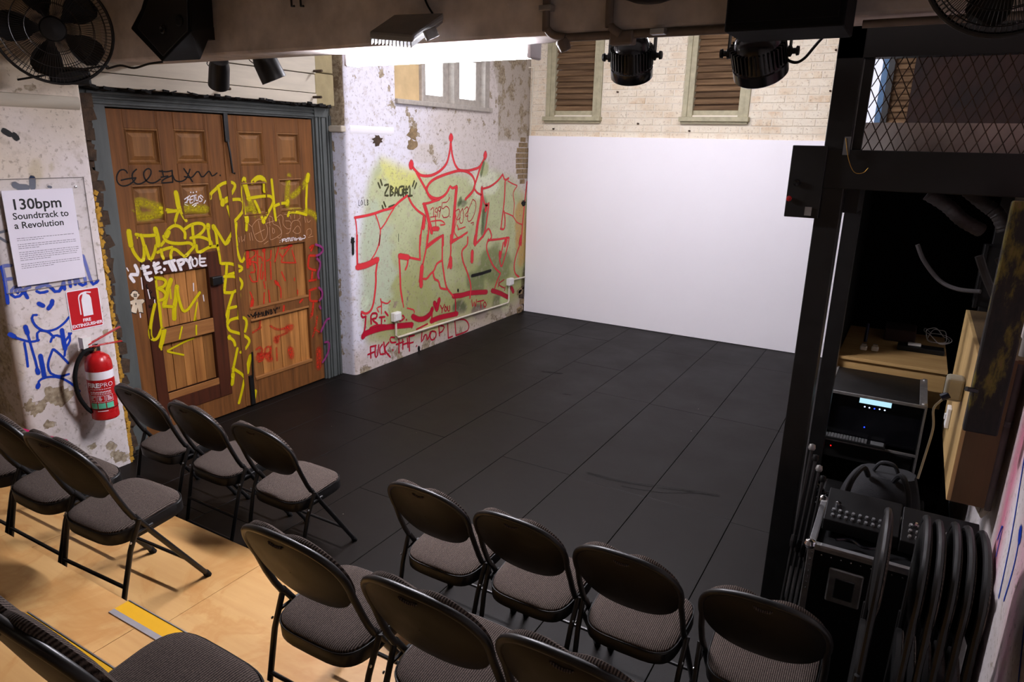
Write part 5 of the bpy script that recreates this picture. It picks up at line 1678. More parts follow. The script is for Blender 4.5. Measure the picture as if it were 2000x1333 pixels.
fl = thing('floodlight', 'grey finned floodlight clamped to the front of the beam', 'lamp', (-2.3, 2.86, 2.9))
c = PY(785, 60, 2.80)
Rf = Matrix.Rotation(math.radians(-16), 3, 'Z') @ Matrix.Rotation(math.radians(24), 3, 'X') @ Matrix.Rotation(math.radians(-9), 3, 'Y')
quad = [PY(721, 77, 2.66), PY(806, 84, 2.66), PY(868, 40, 2.86), PY(770, 43, 2.86)]
build(MB().prism(quad, (0, 0, 0.035)), 'housing', 'floodlight_grey', fl, bevel=0.010)
fn = MB()
for i in range(12):
    w_ = (i + 0.5) / 12
    a_, b_ = quad[0].lerp(quad[1], w_), quad[3].lerp(quad[2], w_)
    fn.quadbox([a_ + Vector((-.003, 0, -.022)), a_ + Vector((.003, 0, -.022)), b_ + Vector((.003, 0, -.01)), b_ + Vector((-.003, 0, -.01)), a_ + Vector((-.003, 0, .002)), a_ + Vector((.003, 0, .002)), b_ + Vector((.003, 0, .002)), b_ + Vector((-.003, 0, .002))])
build(fn, 'cooling_fins', 'floodlight_grey', fl)
build(MB().obox(PY(842, 66, 2.74), (0.016, 0.07, 0.045), Rf), 'bracket', 'dull_aluminium', fl, bevel=0.003)
build(MB().obox(PY(830, 38, 2.88), (0.16, 0.05, 0.03)), 'driver_box', 'grey_plastic', fl, bevel=0.006)
build(MB().tube(smooth_path([PY(840, 38, 2.89), PY(848, 33, 2.90), PY(835, 10, 2.915), PY(826, -12, 2.92)], 6), 0.005, 6), 'cable', 'black_plastic', fl)

lsx = thing('loudspeaker', 'black angular loudspeaker hung from the beam above the wooden door', 'speaker', (-3.9, 2.6, 2.82))
poly = [PY(u, v, 2.60) for u, v in ((255, 56), (275, 18), (292, -40), (372, -40), (374, 62), (316, 121))]
polb = [PY(u, v, 2.86) for u, v in ((282, 50), (300, 18), (320, -40), (412, -40), (418, 52), (392, 117))]
build(MB().loft([poly, polb]), 'cabinet', 'black_matte', lsx, bevel=0.008)
pol2 = [PY(u, v, 2.592) for u, v in ((268, 54), (284, 18), (300, -38), (364, -38), (366, 60), (318, 110))]
build(MB().prism(pol2, (0.0, 0.008, 0.0)), 'grille', 'black_paint', lsx, bevel=0.003)
q = PY(350, 40, 2.59)
build(MB().lathe([(0.026, 0), (0.03, 0.004), (0.022, 0.008), (0, 0.004)], frame_m(q, (0, -1, 0)), 18), 'tweeter', 'black_plastic', lsx, smooth=True)
q = PY(318, 57, 2.59)
build(MB().lathe([(0.02, 0), (0.024, 0.004), (0.018, 0.008), (0, 0.004)], frame_m(q, (0, -1, 0)), 18), 'port', 'black_gloss', lsx, smooth=True)
build(MB().box((-3.95, 2.80, 2.95), (-3.75, 2.935, 3.02)), 'bracket', 'black_steel', lsx)


def spot(label, u0, v0, u1, v1, y, r):
    a, b = PY(u0, v0, y), PY(u1, v1, y)
    d = (b - a)
    d = Vector((d.x, d.length * 0.35, d.z)).normalized()
    L = (b - a).length
    t = thing('spotlight', label, 'lamp', (a.x, a.y, b.z), group='small black spotlights above the door')
    M = frame_m(a, d)
    build(MB().lathe([(r * 0.55, -0.01), (r * 0.8, 0.0), (r * 0.95, L * 0.25), (r, L), (r * 0.93, L), (r * 0.9, L * 0.85), (0, L * 0.85)], M, 24), 'housing', 'black_paint', t, smooth=True)
    build(MB().lathe([(r * 0.88, L * 0.86), (0, L * 0.88)], M, 24), 'lens', 'brown_panel', t)
    build(MB().tube([a + Vector((0, 0, 0.0)), a + Vector((-0.01, -0.03, 0.06)), Vector((a.x, 3.13, 2.90))], 0.008, 8), 'yoke', 'black_steel', t)
    build(MB().tube(smooth_path([a + Vector((-.04, -0.02, 0.03)), a + Vector((-0.09, -0.03, -0.02)), a + Vector((-.05, 0, -.06))], 5), 0.003, 6), 'cable', 'black_plastic', t)
    return t


spot('small black spotlight nearest the loudspeaker above the door', 429, 118, 410, 168, 3.22, 0.068)
s2 = spot('small black spotlight further right above the door with its lens showing', 512, 108, 524, 158, 3.22, 0.080)


def par_can(label, u, v, y, r, tiltx, blue, ty=0.34):
    c = PY(u, v, y)
    d = Vector((tiltx, ty, -math.sqrt(1 - ty * ty))).normalized()
    t = thing('par_can', label, 'lamp', (c.x, c.y, c.z - r), group='black stage lamps under the beam')
    M = frame_m(c, d)
    build(MB().lathe([(0.0, -0.095), (r * 0.5, -0.095), (r * 0.74, -0.078), (r * 0.88, -0.04), (r * 0.95, 0.05), (r, 0.055), (r * 1.0, 0.10), (r * 0.96, 0.105), (r * 0.95, 0.06), (0, 0.06)], M, 32), 'housing', 'black_gloss', t, smooth=True)
    rb_ = MB()
    for i in range(36):
        a = 2 * math.pi * i / 36
        R = M.to_3x3() @ Matrix.Rotation(a, 3, 'Z')
        rb_.obox(c + R @ Vector((r * 0.935, 0, 0.0)), (0.016, 0.006, 0.085), R)
    build(rb_, 'cooling_ribs', 'black_paint', t)
    build(MB().obox(c + M.to_3x3() @ Vector((0.035, 0.02, -0.092)), (0.05, 0.05, 0.012), M.to_3x3()), 'control_panel', 'dark_blue_plastic', t, bevel=0.002)
    for s in (-1, 1):
        build(MB().obox(c + Vector((s * (r + 0.012), 0, 0.05)), (0.007, 0.03, 0.14)), 'yoke_arm', 'black_steel', t)
        build(MB().lathe([(0.022, 0), (0.024, 0.012), (0.012, 0.018), (0.012, 0.03), (0.02, 0.034), (0.018, 0.044), (0, 0.046)], frame_m(c + Vector((s * (r + 0.004), 0, 0.0)), (s, 0, 0)), 12), 'yoke_knob', 'black_plastic', t, smooth=True)
    build(MB().box((c.x - r - 0.016, c.y - 0.015, c.z + 0.112), (c.x + r + 0.016, c.y + 0.015, c.z + 0.122)).box((c.x - 0.02, c.y - 0.02, c.z + 0.12), (c.x + 0.02, c.y + 0.02, 3.06)).box((c.x - 0.02, 3.15, 3.02), (c.x + 0.02, c.y + 0.02, 3.06)), 'yoke_bridge', 'black_steel', t)
    if blue:
        build(MB().tube([c + Vector((0.03, -0.03, 0.06)), c + Vector((0.035, -0.04, 0.14)), c + Vector((0.03, -0.03, 0.2))], 0.014, 8), 'blue_plug', 'blue_tape', t, smooth=True)
    return t


par_can('black ribbed stage lamp with a blue plug between the two shuttered windows', 1234, 110, 3.42, 0.103, -0.12, True, 0.48)
p2c = par_can('larger black stage lamp in front of the right shuttered window', 1482, 102, 3.30, 0.116, 0.06, False, 0.62)
cb = smooth_path([PY(1528, 105, 3.32), PY(1540, 118, 3.32), PY(1556, 122, 3.32), PY(1572, 113, 3.30), PY(1590, 92, 3.28), PY(1606, 74, 3.25), PY(1622, 60, 3.2), Vector((PY(1632, 50, 3.15).x, 3.17, 2.93))], 5)
o = build(MB().tube(cb, 0.006, 8), 'lamp_cable', 'black_plastic', smooth=True)
tag(o, 'black cable looping from the right stage lamp up to the beam', 'cable')

bx = thing('black_equipment_box', 'large black box hung on the beam above the right stage lamp', 'box', (-0.48, 2.72, 2.79))
x0, x1 = PY(1416, 40, 2.62).x, PY(1650, 40, 2.62).x
build(MB().box((x0, 2.62, 2.792), (x1, 2.9, 3.15)), 'cabinet', 'black_matte', bx, bevel=0.006)
build(MB().box((x0 + 0.02, 2.612, 2.82), (x1 - 0.02, 2.62, 3.13)), 'front_panel', 'black_matte', bx)
build(MB().box((x0 + 0.1, 2.899, 2.95), (x1 - 0.1, 2.932, 3.05)), 'wall_plate', 'black_steel', bx)
dm = thing('dome_fitting', 'black round fitting at the top edge of the picture on the beam', 'lamp', (-0.95, 2.74, 2.9))
q = PY(1268, -14, 2.76)
build(MB().lathe([(0, -0.035), (0.06, -0.03), (0.11, -0.012), (0.125, 0.01), (0.12, 0.06), (0.05, 0.08), (0.05, 0.12)], Matrix.Translation(q), 28), 'dome', 'black_paint', dm, smooth=True)
build(MB().box((q.x - 0.03, q.y, q.z + 0.10), (q.x + 0.03, 2.935, q.z + 0.16)), 'arm', 'black_steel', dm)

# conduit on the beam face
bc = thing('beam_conduit', 'grey conduit running down the beam and along its lower edge', 'conduit', (-1.2, 2.9, 2.85))
yb = 2.905
v0 = PY(1068, 0, yb)
e1 = [Vector((v0.x, yb, 3.4)), Vector((v0.x, yb, 2.93)), Vector((v0.x + 0.008, yb, 2.885)), Vector((v0.x + 0.035, yb + 0.02, 2.862)), Vector((v0.x + 0.09, yb + 0.02, 2.852))]
build(MB().tube(smooth_path(e1, 5), 0.017, 10), 'pipe', 'conduit_beam', bc, smooth=True)
build(MB().tube([(v0.x + 0.06, yb + 0.03, 2.852), (PY(1430, 80, yb).x, yb + 0.03, 2.848)], 0.017, 10), 'pipe', 'conduit_beam', bc, smooth=True)
build(MB().tube([(-0.27, yb + 0.02, 2.838), (0.30, yb + 0.02, 2.838)], 0.014, 10), 'pipe', 'conduit_beam', bc, smooth=True)
v1 = PY(1192, 0, yb)
build(MB().tube(smooth_path([Vector((v1.x, yb, 3.4)), Vector((v1.x, yb, 2.93)), Vector((v1.x + 0.01, yb, 2.88)), Vector((v1.x + 0.05, yb + 0.01, 2.85))], 5), 0.017, 10), 'pipe', 'conduit_beam', bc, smooth=True)
build(MB().box((v1.x + 0.0, yb + 0.005, 2.81), (v1.x + 0.105, yb + 0.06, 2.864)), 'junction_box', 'conduit_beam', bc, bevel=0.008)
for x, z in ((v0.x, 2.97), (PY(1285, 75, yb).x, 2.85)):
    build(MB().box((x - 0.03, yb - 0.02, z - 0.012), (x + 0.03, yb + 0.022, z + 0.012)), 'saddle_clip', 'aluminium', bc, bevel=0.003)
q = PY(1093, 80, yb)
build(MB().lathe([(0.026, 0), (0.03, 0.01), (0.024, 0.05), (0.0, 0.055)], frame_m(q + Vector((0, 0.02, 0.01)), (0.3, 0.3, -0.9)), 14), 'cable_gland', 'conduit_beam', bc, smooth=True)
hk = MB()
for u in (572, 590):
    q = PY(u, 2, 2.93)
    hk.tube([q + Vector((0, 0, 0.08)), q + Vector((0, -0.012, 0.02)), q + Vector((0.01, -0.02, -0.03)), q + Vector((0.03, -0.02, -0.03))], 0.006, 6)
o = build(hk, 'wall_hook', 'black_steel')
tag(o, 'pair of rusty hooks at the top of the beam', 'hook')


# ---- wall fans
def make_fan(label, c, n, r, group):
    t = thing('wall_fan', label, 'fan', c, group=group)
    M = frame_m(c, n, (0, 0, 1))
    R3 = M.to_3x3()
    circ = lambda rr, h, k=48: [M @ Vector((rr * math.cos(2 * math.pi * i / k), rr * math.sin(2 * math.pi * i / k), h)) for i in range(k)]
    build(MB().tube(circ(r, 0.0), 0.0085, 8, closed=True), 'guard_rim', 'black_steel', t, smooth=True)
    g = MB()
    for s in (1, -1):
        for k in range(96):
            a = 2 * math.pi * k / 96
            pts = []
            for f_, h in ((0.22, 0.075), (0.6, 0.072), (0.85, 0.05), (1.0, 0.0)):
                pts.append(M @ Vector((r * f_ * math.cos(a), r * f_ * math.sin(a), s * h)))
            g.tube(pts, 0.0013, 3, cap=False)
        for f_, h in ((0.45, 0.074), (0.68, 0.067), (0.88, 0.045)):
            g.tube(circ(r * f_, s * h, 40), 0.0018, 4, closed=True)
    build(g, 'guard_wires', 'black_steel', t)
    build(MB().lathe([(0, 0.085), (r * 0.20, 0.08), (r * 0.23, 0.06), (r * 0.2, 0.03), (r * 0.2, -0.16), (r * 0.15, -0.2), (0, -0.2)], M, 24), 'motor', 'black_plastic', t, smooth=True)
    for k in range(5):
        a0 = 2 * math.pi * k / 5 + 0.35
        top, bot = [], []
        for i in range(9):
            f_ = 0.18 + 0.72 * i / 8
            w = 0.36 + 0.34 * math.sin(math.pi * min(1, i / 8 * 0.85 + 0.1))
            if i == 8: w *= 0.7
            for s, L in ((-1, top), (1, bot)):
                a = a0 + s * w * (0.62 if f_ > 0.4 else 0.62 * (0.5 + f_))
                L.append(M @ Vector((r * f_ * math.cos(a), r * f_ * math.sin(a), 0.02 * s)))
        ring = top + bot[::-1]
        build(MB().prism(ring, R3 @ Vector((0, 0, 0.004))), 'blade', 'black_plastic', t)
    return t, M


fc = PY(103, 55, 2.26)
fn_dir = Vector((0, 0, 2.4)) - fc
fan1, FM = make_fan('large black wall fan at the top left above the printed notice', fc, (fn_dir.x, fn_dir.y, fn_dir.z - 0.3), 0.285, 'black wall fans')
bk_ = MB().tube([FM @ Vector((0, 0, -0.19)), Vector((XL + 0.06, fc.y + 0.05, fc.z + 0.02)), Vector((XL, fc.y + 0.06, fc.z + 0.02))], 0.02, 8)
build(bk_, 'wall_arm', 'black_steel', fan1)
build(MB().obox(FM @ Vector((-0.25, -0.05, -0.09)), (0.08, 0.20, 0.16), FM.to_3x3()), 'control_box', 'black_plastic', fan1, bevel=0.01)
fc2 = PY(1985, -98, 2.45)
fan2, FM2 = make_fan('black wall fan cut off in the top right corner', fc2, (-0.1, -1, -0.2), 0.21, 'black wall fans')
build(MB().tube([FM2 @ Vector((0, 0, -0.19)), Vector((fc2.x + 0.05, 2.93, fc2.z + 0.02))], 0.02, 8), 'wall_arm', 'black_steel', fan2)
cbl = smooth_path([FM @ Vector((-0.28, 0.20, -0.02)), PY(196, 130, 2.45), PY(209, 134, 2.5), PY(235, 128, 2.55), PY(262, 133, 2.6), PY(290, 125, 2.62), PY(318, 121, 2.66)], 5)
o = build(MB().tube(cbl, 0.006, 6), 'fan_cable', 'black_plastic', smooth=True)
tag(o, 'thin black cable sagging between the left fan and the loudspeaker', 'cable')

# ================================================================== black steel mezzanine at the right
mz = thing('mezzanine_frame', 'black steel mezzanine frame with a mesh cage at the right', 'frame', (0.1, 3.64, 0))
PXL, PXR = -0.415, -0.305
build(MB().box((PXL, 3.58, 0.0), (PXR, 3.69, 2.97)), 'post', 'black_paint', mz, bevel=0.004)
build(MB().box((PXL - 0.002, 3.575, 2.235), (XR, 3.69, 2.41)), 'fascia_beam', 'black_paint', mz, bevel=0.004)
build(MB().box((PXL, 3.58, 2.80), (XR, 3.66, 2.97)), 'top_rail', 'black_paint', mz)
build(MB().box((-0.30, 3.60, 2.41), (-0.262, 3.64, 2.80)), 'mesh_stile', 'black_paint', mz)
build(MB().box((-0.34, 3.69, 2.30), (XR, YB, 2.37)), 'deck', 'black_matte', mz)
build(MB().box((-0.335, 4.90, 0), (-0.312, YB - 0.05, 2.30)), 'side_partition', 'black_matte', mz)
build(MB().box((-0.3225, 4.0, 0), (-0.245, 4.07, 2.12)).box((-0.3225, 3.695, 2.12), (-0.245, 4.07, 2.234)), 'post', 'black_paint', mz)
build(MB().box((-0.312, 6.35, 0), (XR, 6.38, 2.30)), 'rear_partition', 'black_matte', mz)
build(MB().box((0.40, 4.75, 0), (0.46, 4.80, 2.30)), 'post', 'black_paint', mz, bevel=0.003)
ms = MB()
dx, dz = 0.046, 0.090
xx0, xx1, zz0, zz1 = -0.262, XR - 0.01, 2.405, 2.80
i = -10
while i < 60:
    for s in (-1, 1):
        # straight strand x = x_start + s * (z - zz0) * dx/dz clipped to the panel
        xs = xx0 + i * dx
        za, zb_ = zz0, zz1
        pts = []
        for kk in range(41):
            z = za + (zb_ - za) * kk / 40
            x = xs + s * (z - zz0) * dx / dz
            if xx0 <= x <= xx1:
                pts.append(Vector((x, 3.615, z)))
        if len(pts) > 1:
            ms.tube([pts[0], pts[-1]], 0.0022, 4)
    i += 1
o = build(ms, 'wire_mesh', 'rubble', mz)
build(MB().box((-0.335, 3.76, 2.371), (XR, 3.78, 2.535)), 'kick_board', 'beam_paint', mz)
# board stored up on the deck
sx = PY(1782, 160, 5.2).x
o = build(MB().box((sx, 5.2, 2.372), (XR - 0.02, 5.24, 3.9)), 'scenery_board', 'brown_panel')
tag(o, 'dark brown board standing behind the mesh on the mezzanine', 'board')
sw = thing('control_box', 'black box with a red button bolted to the mezzanine post', 'box', (-0.45, 3.58, 2.1))
a, b = PY(1553, 284, 3.56), PY(1530, 423, 3.56)
build(MB().box((-0.548, 3.56, 2.095), (PXL + 0.02, 3.578, 2.425)), 'plate', 'black_paint', sw, bevel=0.003)
q = PY(1541, 388, 3.555)
build(MB().lathe([(0.013, 0), (0.012, 0.006), (0, 0.008)], frame_m(q, (0, -1, 0)), 14), 'red_button', 'red_led', sw)
q = PY(1556, 357, 3.555)
build(MB().lathe([(0.016, 0), (0.014, 0.006), (0.0, 0.003)], frame_m(q, (0, -1, 0)), 14), 'socket', 'black_gloss', sw)
q = PY(1578, 413, 3.556)
build(MB().obox(q, (0.03, 0.003, 0.04)), 'worn_sticker', 'dull_aluminium', sw)
tp = thing('tape_and_wire', 'strip of tape and a thin wire hanging from the mezzanine rail', 'wire', (-0.3, 3.57, 2.3))
build(MB().tube(smooth_path([PY(1652, 270, 3.56), PY(1657, 310, 3.56), PY(1668, 336, 3.56), PY(1685, 338, 3.56), PY(1696, 328, 3.56)], 5), 0.0016, 5), 'wire', 'brass', tp)
build(MB().obox(PY(1654, 285, 3.562), (0.028, 0.004, 0.08)), 'tape', 'grey_plastic', tp)
# flexible ducts and a cable under the deck
for (pts, r, lab) in (([(1812, 378, 3.9), (1850, 402, 3.9), (1880, 430, 3.9), (1915, 450, 3.95)], 0.032, 'nearer black flexible duct under the mezzanine deck'), ([(1890, 372, 4.2), (1925, 400, 4.2), (1950, 420, 4.2), (1962, 450, 4.2)], 0.034, 'further black flexible duct under the mezzanine deck')):
    P = smooth_path([PY(*p) for p in pts], 10)
    rs = [r * (1 + 0.06 * math.sin(i * 2.4)) for i in range(len(P))]
    o = build(MB().tube(P, rs, 12), 'flexible_duct', 'duct', smooth=True)
    tag(o, lab, 'duct', 'flexible ducts under the deck')
o = build(MB().tube(smooth_path([PY(1792, 478, 4.6), PY(1805, 510, 4.6), PY(1835, 548, 4.6), PY(1870, 565, 4.55), PY(1915, 570, 4.5)], 6), 0.012, 8), 'hanging_cable', 'duct', smooth=True)
tag(o, 'thick black cable drooping below the ducts', 'cable')
o = build(MB().tube(smooth_path([PY(1912, 500, 4.3), PY(1925, 540, 4.3), PY(1940, 575, 4.3), PY(1948, 590, 4.3)], 6), 0.02, 8).tube(smooth_path([PY(1948, 505, 4.3), PY(1955, 520, 4.3), PY(1958, 540, 4.3)], 5), 0.014, 8), 'looped_cable', 'duct', smooth=True)
tag(o, 'grey cable loops hanging beside the mossy timber', 'cable')
o = build(MB().box((0.36, 4.6, 1.58), (0.525, 4.74, 1.92)).box((0.355, 4.59, 1.57), (0.375, 4.61, 1.93)), 'dark_cabinet', 'black_plastic', bevel=0.005)
tag(o, 'dark grey cabinet on the right wall above the plywood cover', 'cabinet')

# ---- plywood bench under the deck and the things on it
bn = thing('plywood_bench', 'plywood bench shelf behind the equipment rack', 'shelf', (0.0, 5.2, 0))
ZB, YB_ = 1.09, 4.93
build(MB().box((-0.305, YB_, ZB - 0.02), (0.33, 5.9, ZB)), 'top', 'cabinet_ply', bn, bevel=0.002)
build(MB().box((-0.30, YB_ + 0.02, ZB - 0.26), (0.325, YB_ + 0.04, ZB - 0.0205)), 'front_board', 'cabinet_ply', bn)
for x_ in (-0.29, 0.28):
    build(MB().box((x_, YB_ + 0.05, 0.0), (x_ + 0.04, YB_ + 0.09, ZB - 0.0205)), 'leg', 'black_matte', bn)
for (u, v, lab) in ((1686, 684, 'left white plug adaptor on the plywood bench'), (1708, 686, 'right white plug adaptor on the plywood bench')):
    q = PZ(u, v, ZB)
    t = thing('plug_adaptor', lab, 'adaptor', q, group='plug adaptors on the bench')
    build(MB().box((q.x - 0.022, q.y - 0.015, ZB), (q.x + 0.022, q.y + 0.03, ZB + 0.03)), 'body', 'white_plastic', t, bevel=0.008)
    build(MB().box((q.x - 0.015, q.y - 0.005, ZB + 0.03), (q.x + 0.015, q.y + 0.02, ZB + 0.045)), 'pins', 'dull_aluminium', t)
q = PZ(1690, 668, ZB)
o = build(MB().tube([q, q + Vector((0.0, 0.02, 0.13))], [0.012, 0.010], 8), 'small_bottle', 'dark_blue_plastic', smooth=True)
tag(o, 'small dark blue bottle standing on the bench behind the adaptors', 'bottle')
q = PZ(1800, 690, ZB)
pb = thing('power_strip', 'black power strip with a white socket on the bench', 'power strip', q)
build(MB().box((q.x - 0.15, q.y - 0.01, ZB), (q.x + 0.13, q.y + 0.10, ZB + 0.035)), 'body', 'black_plastic', pb, bevel=0.006)
build(MB().box((q.x - 0.09, q.y + 0.02, ZB + 0.035), (q.x - 0.01, q.y + 0.07, ZB + 0.05)), 'charger', 'white_plastic', pb, bevel=0.004)
rcb = random.Random(9)
cbm = MB()
c0_ = PZ(1830, 672, ZB) + Vector((0, 0.1, 0.008))
for k in range(3):
    cbm.tube(smooth_path([c0_ + Vector(((0.06 + k * 0.016) * math.cos(a_ * 0.7 + k), (0.10 + k * 0.03) * math.sin(a_ * 0.7 + k), 0.004 * k + 0.05 * (math.sin(a_ * 0.7) > 0.5))) for a_ in range(10)], 4), 0.003, 6)
o = build(cbm, 'white_cable', 'white_plastic', smooth=True)
tag(o, 'coil of thin white cable on the bench beside the power strip', 'cable')
o = build(MB().box((c0_.x - 0.34, 5.55, ZB), (c0_.x - 0.14, 5.8, ZB + 0.09)), 'dark_red_case', 'brown_panel', bevel=0.01)
tag(o, 'dark red case in the shadow at the back of the bench', 'case')

# ---- equipment rack
rk = thing('equipment_rack', 'black road rack with metal edges and a lit display strip', 'rack', (-0.045, 4.6, 0))
rx0, rx1, ry0, ry1, rz1 = -0.315, 0.225, 4.33, 4.87, 1.03
build(MB().box((rx0, ry0, rz1 - 0.012), (rx1, ry1, rz1)).box((rx0, ry0, 0.02), (rx0 + 0.012, ry1, rz1 - 0.012)).box((rx1 - 0.012, ry0, 0.02), (rx1, ry1, rz1 - 0.012)).box((rx0 + 0.012, ry1 - 0.012, 0.02), (rx1 - 0.012, ry1, rz1 - 0.012)).box((rx0, ry0, 0.0), (rx1, ry1, 0.02)), 'case_shell', 'black_paint', rk)
eg = MB()
for x in (rx0 - 0.003, rx1 - 0.037):
    eg.box((x, ry0, rz1 - 0.0), (x + 0.04, ry1, rz1 + 0.004))
for x in (rx0 - 0.004, rx1 - 0.008):
    eg.box((x, ry0 - 0.004, 0.02), (x + 0.012, ry0 + 0.012, rz1))
eg.box((rx0, ry0 - 0.004, rz1 - 0.014), (rx1, ry0 + 0.008, rz1 + 0.004))
eg.box((rx0, ry0 - 0.004, 0.715), (rx1, ry0 + 0.008, 0.73))
build(eg, 'metal_edge', 'dull_aluminium', rk, bevel=0.002)
for x in (rx0 + 0.012, rx1 - 0.012):
    for y in (ry0 + 0.02, ry1 - 0.02):
        build(MB().lathe([(0.016, 0), (0.013, 0.010), (0, 0.014)], Matrix.Translation((x, y, rz1 + 0.002)), 10), 'corner_ball', 'dull_aluminium', rk, smooth=True)
build(MB().box((rx0 + 0.014, ry0 + 0.05, 0.735), (rx1 - 0.014, ry0 + 0.06, rz1 - 0.014)), 'monitor', 'black_gloss', rk)
a, b = PY(1680, 777, ry0 + 0.049), PY(1740, 800, ry0 + 0.049)
build(MB().box((a.x, ry0 + 0.044, b.z + 0.008), (b.x, ry0 + 0.0495, b.z + 0.04)), 'display_strip', 'screen_strip', rk)
for u, v, m_ in ((1689, 792, 'led_white'), (1698, 794, 'led_white'), (1708, 796, 'led_blue'), (1718, 797, 'led_white'), (1728, 799, 'led_white'), (1688, 832, 'led_blue')):
    q = PY(u, v + 3, ry0 + 0.046)
    build(MB().lathe([(0.0038, 0), (0, 0.002)], frame_m(q, (0, -1, 0)), 8), 'indicator', m_, rk)
q = PY(1624, 862, ry0 + 0.03)
build(MB().box((rx0 + 0.02, ry0 + 0.03, 0.60), (rx1 - 0.02, ry0 + 0.3, 0.70)), 'amplifier', 'black_plastic', rk, bevel=0.003)
build(MB().lathe([(0.004, 0), (0, 0.002)], frame_m(Vector((q.x, ry0 + 0.029, 0.67)), (0, -1, 0)), 8), 'indicator', 'led_red', rk)
kb = thing('keyboard', 'black computer keyboard on the rack shelf below the display', 'keyboard', (-0.1, 4.3, 0.735))
build(MB().box((-0.29, 4.30, 0.734), (0.06, 4.375, 0.748)), 'base', 'black_plastic', kb, bevel=0.003)
ky = MB()
for r_ in range(4):
    for c__ in range(15):
        ky.box((-0.283 + c__ * 0.0165, 4.306 + r_ * 0.0165, 0.748), (-0.270 + c__ * 0.0165, 4.319 + r_ * 0.0165, 0.753))
k_ = build(ky, 'keys', 'grey_plastic', kb)
k_['kind'] = 'stuff'
build(MB().box((-0.02, 4.31, 0.748), (0.05, 4.368, 0.750)), 'touchpad', 'grey_plastic', kb)

# ---- plywood cover box, timber and pipes on the right wall
cv = thing('plywood_cover', 'tall plywood box fixed to the right wall beside the bench', 'box', (0.45, 4.0, 0.86))
CX = 0.328
build(MB().box((CX, 3.50, 0.865), (CX + 0.018, 4.55, 1.565)), 'face_board', 'cabinet_ply_upright', cv, bevel=0.002)
build(MB().box((CX + 0.018, 3.50, 0.865), (0.475, 3.518, 1.565)), 'end_board', 'cabinet_side', cv)
build(MB().box((CX + 0.018, 3.518, 1.547), (XR, 4.55, 1.565)), 'top_board', 'cabinet_side', cv)
ad = thing('power_supply', 'cream power adaptor plugged into the plywood box', 'adaptor', (CX, 3.9, 1.1))
a = b = PX(1858, 778, CX - 0.04)
build(MB().box((CX - 0.075, a.y - 0.06, b.z), (CX, a.y + 0.05, b.z + 0.11)), 'body', 'cream_plastic', ad, bevel=0.014)
build(MB().tube(smooth_path([(CX - 0.06, a.y - 0.05, b.z + 0.02), (CX - 0.085, a.y - 0.05, b.z - 0.01), (CX - 0.105, a.y - 0.04, b.z - 0.06), (CX - 0.09, a.y - 0.03, b.z - 0.16), (CX - 0.10, a.y - 0.02, b.z - 0.32), (CX - 0.11, a.y - 0.02, b.z - 0.44)], 6), 0.0055, 8), 'cord', 'cream_plastic', ad, smooth=True)
build(MB().tube([(CX - 0.055, a.y - 0.05, b.z + 0.03), (CX - 0.085, a.y - 0.055, b.z + 0.01)], 0.018, 8), 'plug', 'dark_blue_plastic', ad)
for (u, v, lab) in ((1843, 690, 'upper white switch on the face of the plywood box'), (1856, 815, 'lower white socket on the face of the plywood box')):
    q = PX(u, v, CX)
    o = thing('wall_switch', lab, 'switch', q, group='switches on the plywood box')
    build(MB().box((CX - 0.02, q.y - 0.04, q.z - 0.055), (CX, q.y + 0.04, q.z + 0.055)), 'plate', 'white_plastic', o, bevel=0.004)
    build(MB().box((CX - 0.028, q.y - 0.01, q.z - 0.015), (CX - 0.02, q.y + 0.01, q.z + 0.015)), 'rocker', 'white_plastic', o, bevel=0.002)
tm = thing('mossy_timber', 'dark weathered timber with yellow green moss on the right wall', 'timber', (0.45, 3.3, 1.2))
a, b = PY(1879, 839, 3.30), PY(1936, 850, 3.30)
build(MB().box((a.x, 3.28, a.z), (b.x + 0.02, 3.33, 2.235)), 'board', 'mossy_timber', tm, bevel=0.008)
build(MB().tube([(a.x + 0.02, 3.285, a.z + 0.18), (a.x - 0.02, 3.26, a.z + 0.19)], 0.01, 8), 'bolt', 'black_steel', tm)
pp = thing('wall_pipes', 'cream and grey pipes running down the right wall', 'pipe', (0.55, 3.4, 0.6))
A = [PX(2010, 545, 0.56), PX(1985, 650, 0.555), PX(1966, 760, 0.55), PX(1945, 868, 0.545)]
yv = 3.22
build(MB().tube([(0.505, 3.95, 2.2), (0.505, 3.95, 1.1), (0.50, 3.94, 0.98)], 0.014, 10).tube([(0.50, 3.94, 0.98), (0.475, 3.94, 1.05)], 0.016, 10), 'cream_pipe', 'conduit_cream', pp, smooth=True)
build(MB().tube([(0.50, 3.60, 2.2), (0.50, 3.60, 1.2), (0.498, 3.60, 0.82)], 0.018, 10), 'grey_pipe', 'conduit_grey', pp, smooth=True)
build(MB().tube([(0.498, 3.60, 0.83), (0.485, 3.60, 0.79), (0.470, 3.62, 0.82), (0.462, 3.64, 0.95)], 0.018, 10), 'pipe_elbow', 'conduit_cream', pp, smooth=True)
build(MB().lathe([(0.022, -0.012), (0.022, 0.012)], Matrix.Translation((0.50, 3.60, 1.25)), 12), 'pipe_clip', 'dull_aluminium', pp)
